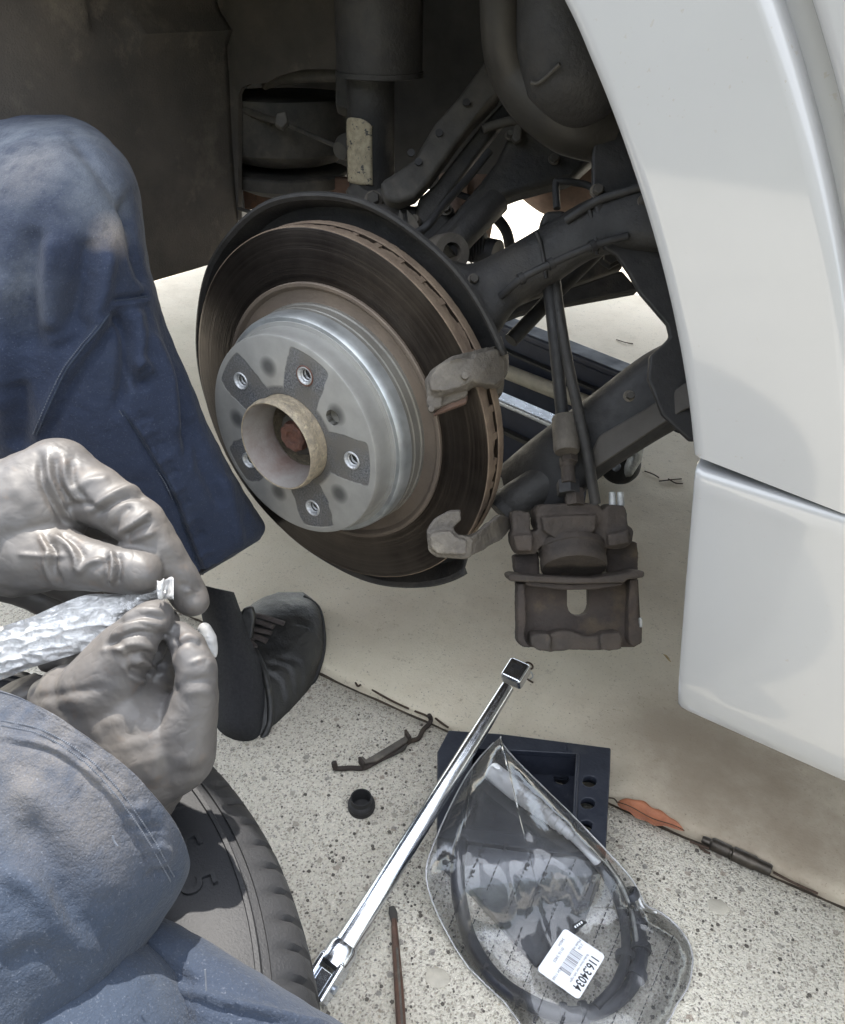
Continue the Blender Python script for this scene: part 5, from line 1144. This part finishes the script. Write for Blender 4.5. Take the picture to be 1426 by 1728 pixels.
gf = [([(68, 770), (70, 810), (88, 850), (110, 885)], -.0030, 6), ([(80, 765), (84, 805), (104, 850), (124, 880)], .0022, 5), ([(95, 772), (98, 810), (118, 850)], -.0022, 5), ([(108, 775), (112, 812), (134, 850)], .0016, 5), ([(122, 780), (126, 815), (146, 846)], -.0014, 5),
      ([(150, 862), (185, 838), (215, 825), (248, 828)], .0026, 6), ([(156, 872), (190, 850), (220, 838), (250, 838)], -.0026, 5), ([(188, 898), (205, 870), (222, 852)], -.0022, 7), ([(200, 900), (222, 885), (246, 868), (252, 862)], .0022, 5), ([(210, 906), (232, 893), (256, 880)], -.0028, 5), ([(218, 915), (240, 905), (262, 898)], .0014, 5),
      ([(120, 830), (150, 812), (185, 808)], .0016, 7), ([(105, 860), (140, 850), (165, 858)], -.002, 6), ([(64, 900), (82, 930), (78, 955), (94, 985)], .0026, 6), ([(76, 905), (92, 930), (90, 960), (104, 985)], -.003, 5), ([(88, 905), (112, 918), (128, 942), (128, 965)], .0030, 6), ([(100, 900), (126, 916), (140, 940)], -.0022, 5),
      ([(132, 968), (150, 950), (176, 944)], .0022, 5), ([(186, 930), (192, 950), (188, 985)], .0036, 5), ([(196, 932), (201, 955), (199, 988)], -.0026, 5), ([(176, 940), (180, 960), (175, 985)], -.002, 5), ([(150, 905), (180, 912), (205, 918)], -.0012, 6), ([(30, 935), (70, 938), (110, 937)], .0012, 4),
      ([(20, 780), (60, 760), (100, 752)], .0012, 12), ([(300, 985), (322, 990), (335, 1002)], -.0008, 5), ([(312, 1000), (322, 996), (336, 1004)], .001, 3)]
sculpt(me, gf, [(.0012, 45), (.0006, 120), (.0009, 60, (.4, 1, 1.4))])
finish('glove', me, 'grey_nitrile', pe, 180, label='upper grey nitrile glove pinching the sachet from above')
# lower hand
lo_ch = [(.8, [(90, 1480, .50, 70), (150, 1390, .50, 84), (195, 1330, .49, 100), (228, 1262, .48, 112), (180, 1205, .475, 88), (120, 1180, .48, 62)]), (.8, [(280, 1260, .48, 88), (300, 1230, .48, 66)]), [(90, 1180, .485, 42), (80, 1215, .485, 40), (120, 1240, .48, 50)],
    [(170, 1165, .472, 70), (205, 1105, .465, 50), (232, 1068, .462, 40), (256, 1045, .465, 34), (266, 1036, .468, 27)],       # index finger
    [(240, 1160, .49, 60), (252, 1110, .487, 42), (262, 1075, .49, 36), (276, 1050, .50, 26)],                                   # middle finger beside it
    [(310, 1250, .475, 58), (330, 1180, .468, 40), (332, 1130, .465, 35), (318, 1092, .468, 30), (300, 1072, .475, 24)],       # thumb
    [(120, 1180, .50, 50), (150, 1130, .52, 34), (110, 1112, .53, 24), (82, 1116, .53, 19)], [(150, 1180, .52, 44), (190, 1130, .55, 30), (150, 1110, .56, 24)]]
me = blob_me(lo_ch, .0014, 7)
gf = [([(185, 1078), (205, 1058), (240, 1050), (280, 1058)], .0020, 5), ([(180, 1092), (210, 1072), (250, 1066), (290, 1076)], -.0022, 5), ([(190, 1100), (225, 1085), (262, 1088)], .0020, 5), ([(200, 1040), (235, 1028), (275, 1032)], .0014, 5), ([(195, 1052), (235, 1040), (280, 1044)], -.0016, 4),
      ([(212, 1108), (240, 1100), (262, 1120), (285, 1128)], -.0024, 6), ([(222, 1100), (250, 1092), (275, 1108)], .0016, 5), ([(214, 1130), (240, 1135), (256, 1142)], -.0030, 8), ([(262, 1142), (280, 1120), (292, 1095), (298, 1072)], -.0036, 6), ([(255, 1150), (275, 1150), (300, 1170)], -.002, 8),
      ([(300, 1085), (318, 1074), (338, 1082)], .0014, 5), ([(296, 1092), (320, 1082), (342, 1092)], -.0014, 5), ([(310, 1170), (345, 1165), (366, 1180)], .0010, 8), ([(196, 1075), (230, 1060), (270, 1068)], .0016, 4), ([(225, 1120), (240, 1112), (262, 1134)], .0018, 4), ([(206, 1120), (222, 1140), (246, 1150)], .0018, 5), ([(60, 1180), (120, 1168), (180, 1160)], -.0012, 8), ([(320, 1150), (350, 1145), (362, 1150)], -.0010, 5), ([(318, 1120), (345, 1112), (356, 1122)], .0010, 4), ([(150, 1240), (210, 1215), (290, 1240)], .0012, 18), ([(300, 1200), (270, 1260), (255, 1330)], .0016, 16), ([(170, 1100), (188, 1092), (206, 1096), (212, 1106)], .0012, 4), ([(176, 1094), (192, 1084), (214, 1090)], -.0010, 4)]
sculpt(me, gf, [(.0013, 35), (.0006, 110), (.0009, 60, (1.4, 1, .4))])
finish('glove', me, 'grey_nitrile', pe, 180, label='lower grey nitrile glove holding the sachet')
# cuff of the shirt glimpsed behind the wrist
finish('glove_cuff', loft_me([((-20, 1175), (30, 1215), .52, .03), ((20, 1150), (75, 1190), .52, .03), ((60, 1135), (110, 1165), .52, .02)], 30, 5), 'grey_nitrile', pe, 180)
# sock and shoe
sk = [((330, 985), (395, 1000), .93, .035), ((340, 1030), (415, 1060), .93, .04), ((350, 1090), (440, 1120), .925, .045), ((355, 1160), (452, 1200), .92, .045), ((360, 1220), (445, 1250), .915, .045), ((370, 1255), (425, 1275), .93, .03)]
me = loft_me([((l), (r), D-.04, t) for l, r, D, t in sk], 60, 8); sculpt(me, [([(400, 1080), (415, 1150), (420, 1210)], -.002, 12)], [(.002, 25), (.0006, 160)])
finish('sock', me, 'sock_fabric', pe, 180)
sh = [((470, 1000), (512, 1000), .985, .012), ((437, 1012), (537, 1022), .975, .032), ((414, 1030), (548, 1060), .96, .042), ((402, 1052), (548, 1105), .95, .048), ((398, 1085), (532, 1155), .935, .052), ((392, 1125), (505, 1205), .92, .055), ((385, 1175), (478, 1242), .905, .055), ((375, 1225), (452, 1275), .90, .055), ((372, 1270), (430, 1312), .90, .05), ((380, 1300), (415, 1330), .90, .03)]
me = loft_me(sh, 120, 12, pw=.85)
sculpt(me, [([(445, 1178), (480, 1110), (520, 1062)], .0010, 3), ([(510, 1058), (535, 1075), (540, 1110)], .0008, 3), ([(440, 1135), (470, 1150), (480, 1190)], -.002, 5), ([(452, 1120), (486, 1130), (496, 1180)], -.0022, 5), ([(470, 1110), (505, 1120), (508, 1170)], -.0018, 5), ([(448, 1140), (455, 1200), (430, 1260)], .003, 5), ([(470, 1060), (500, 1050), (520, 1060)], -.0012, 6), ([(420, 1300), (440, 1270), (455, 1240)], -.002, 5)], [(.0012, 30), (.0004, 150)])
shoe = finish('shoe', me, 'shoe_leather', pe, 180, label='scuffed black leather lace-up shoe')
def onshoe(pts, dz):
    bpy.context.view_layer.update(); out = []
    for x, y in pts:
        hit, loc, nrm, _ = shoe.ray_cast(CP, rayd(x, y).normalized())
        out.append(loc+nrm*dz if hit else at(x, y, .91))
    return out
# collar: padded rim around the opening
tube('shoe_collar', onshoe([(400, 1075), (425, 1092), (440, 1118), (450, 1150), (456, 1190), (452, 1225), (436, 1252), (405, 1272)], .001), .0035, 'shoe_leather', shoe, 12, 4)
tube('shoe_welt', onshoe([(512, 1006), (537, 1024), (546, 1058), (546, 1100), (530, 1152), (504, 1200), (476, 1238), (450, 1272), (428, 1308)], -.002), .004, 'black_rubber', shoe, 10, 4)
slabD('shoe_tongue', [(398, 1052), (410, 1026), (425, 1022), (430, 1040), (425, 1080), (405, 1085)], .885, .01, 'shoe_leather', shoe, .003)
for l in ([(412, 1040), (440, 1044), (478, 1056)], [(402, 1055), (430, 1052), (462, 1062)], [(400, 1066), (425, 1066), (458, 1072)], [(408, 1080), (430, 1078), (450, 1086)], [(404, 1060), (420, 1080), (432, 1098)], [(430, 1045), (424, 1062), (428, 1084)]):
    tube('lace', onshoe(l, .005), .0036, 'lace', shoe, 10, 5, .6)
tube('lace_loop', [p+Vector((0, 0, .004)) for p in onshoe([(404, 1084), (398, 1070), (402, 1058), (414, 1056), (418, 1070)], .003)], .002, 'lace', shoe, 8, 4)
# the rest of the person, off to the left: torso, upper arms, thighs, neck and head as one body
Wd = lambda x, y, z: Vector((x, y, z))
def body_extra(bm):
    def limb(pts):
        for i in range(len(pts)-1):
            (a, ra), (b, rb) = pts[i], pts[i+1]; n = max(2, int((b-a).length/(min(ra, rb)*.3)))
            for k in range(n+1):
                t = k/n; g = bmesh.ops.create_icosphere(bm, subdivisions=2, radius=ra+(rb-ra)*t)
                for v in g['verts']: v.co += a.lerp(b, t)
    limb([(Wd(-.42, -.78, -.12), .17), (Wd(-.45, -.82, .05), .15), (Wd(-.44, -.80, .22), .17), (Wd(-.42, -.76, .32), .15)])
    limb([(Wd(-.42, -.72, .40), .07), (Wd(-.41, -.70, .46), .065)])
    limb([(Wd(-.40, -.69, .54), .095), (Wd(-.38, -.66, .60), .095)])
    limb([(Wd(-.34, -.93, .32), .075), (Wd(-.15, -.80, .12), .055), (at(-420, 1680, .37), .045)])
    limb([(Wd(-.50, -.58, .32), .075), (Wd(-.42, -.36, .14), .055), (at(-260, 905, .47), .04)])
    limb([(Wd(-.40, -.66, -.12), .11), (Wd(-.36, -.35, .04), .09), (at(20, 420, .70), .075)])
    limb([(Wd(-.32, -.88, -.14), .11), (Wd(-.1, -.68, -.10), .09), (at(150, 1790, .39), .06)])
me = blob_me([], .012, 8, body_extra)
finish('body', me, 'jacket_cotton', pe, 180)
def hd(bm):
    g = bmesh.ops.create_icosphere(bm, subdivisions=4, radius=.1)
    for v in g['verts']: v.co = Vector((v.co.x*.98, v.co.y*1.0, v.co.z*1.0))+Wd(-.395, -.69, .60)
finish('hair', blob_me([], .006, 4, hd), 'hair', pe, 180)
# ------------------------------------------------------------------ sachet held between the gloves
sa = thing('sachet', at(150, 1050, .49), 'crumpled clear plastic sachet of grease being torn open between the gloves', 'sachet')
SO_T = [(-60, 1075), (0, 1058), (50, 1042), (100, 1020), (150, 1003), (200, 1002), (240, 992), (264, 984), (276, 982), (292, 994)]
SO_B = [(-60, 1165), (0, 1148), (50, 1128), (100, 1112), (150, 1095), (190, 1062), (215, 1040), (245, 1018), (268, 1010), (290, 1012)]
tt = spline([Vector((x, y, 0)) for x, y in SO_T], 8); tb = spline([Vector((x, y, 0)) for x, y in SO_B], 8)
def sach(sgn):
    def f(u, v):
        i = u*(len(tt)-1); k = min(int(i), len(tt)-2); w = i-k; a = tt[k].lerp(tt[k+1], w); b = tb[k].lerp(tb[k+1], w); p = a.lerp(b, v)
        pu = math.sin(math.pi*v)*.006*(1-u*.8)
        cr = .0022*(1-abs(noise.noise(Vector((p.x*.018+p.y*.01, p.y*.05, sgn))))*3)+.0016*(1-abs(noise.noise(Vector((p.x*.03-p.y*.03, p.y*.06+p.x*.02, 7))))*3)+.0008*noise.noise(Vector((p.x*.12, p.y*.1, sgn+4)))
        return at(p.x, p.y, .478-sgn*pu-cr*(1 if sgn > 0 else 0)*min(1, math.sin(math.pi*v)*3))
    return f
grid('front_film', sach(1), 140, 40, 'crinkled_film', sa)
grid('back_film', sach(-1), 70, 20, 'crinkled_film', sa)
grid('torn_corner', lambda u, v: at(266+26*u+3*math.sin(9*u), 980+30*v-6*u*(1-v)+2*math.sin(14*u), .462-.004*math.sin(6*u+2*v)), 24, 10, 'crinkled_film', sa, th=.0006)
me = blob_me([[(345, 1062, .52, 12), (352, 1078, .52, 14), (358, 1094, .52, 10), (362, 1106, .52, 5)]], .001, 4)
finish('sachet_flap', me, 'crinkled_film', sa, 180)

for pl, D in (([(346, 1636), (347, 1650), (348, 1672)], .368), ([(190, 1410), (193, 1420), (199, 1428)], .352)):
    tube('loose_thread', [at(x, y, D) for x, y in pl], .0004, 'stitch_thread', pe, 6)
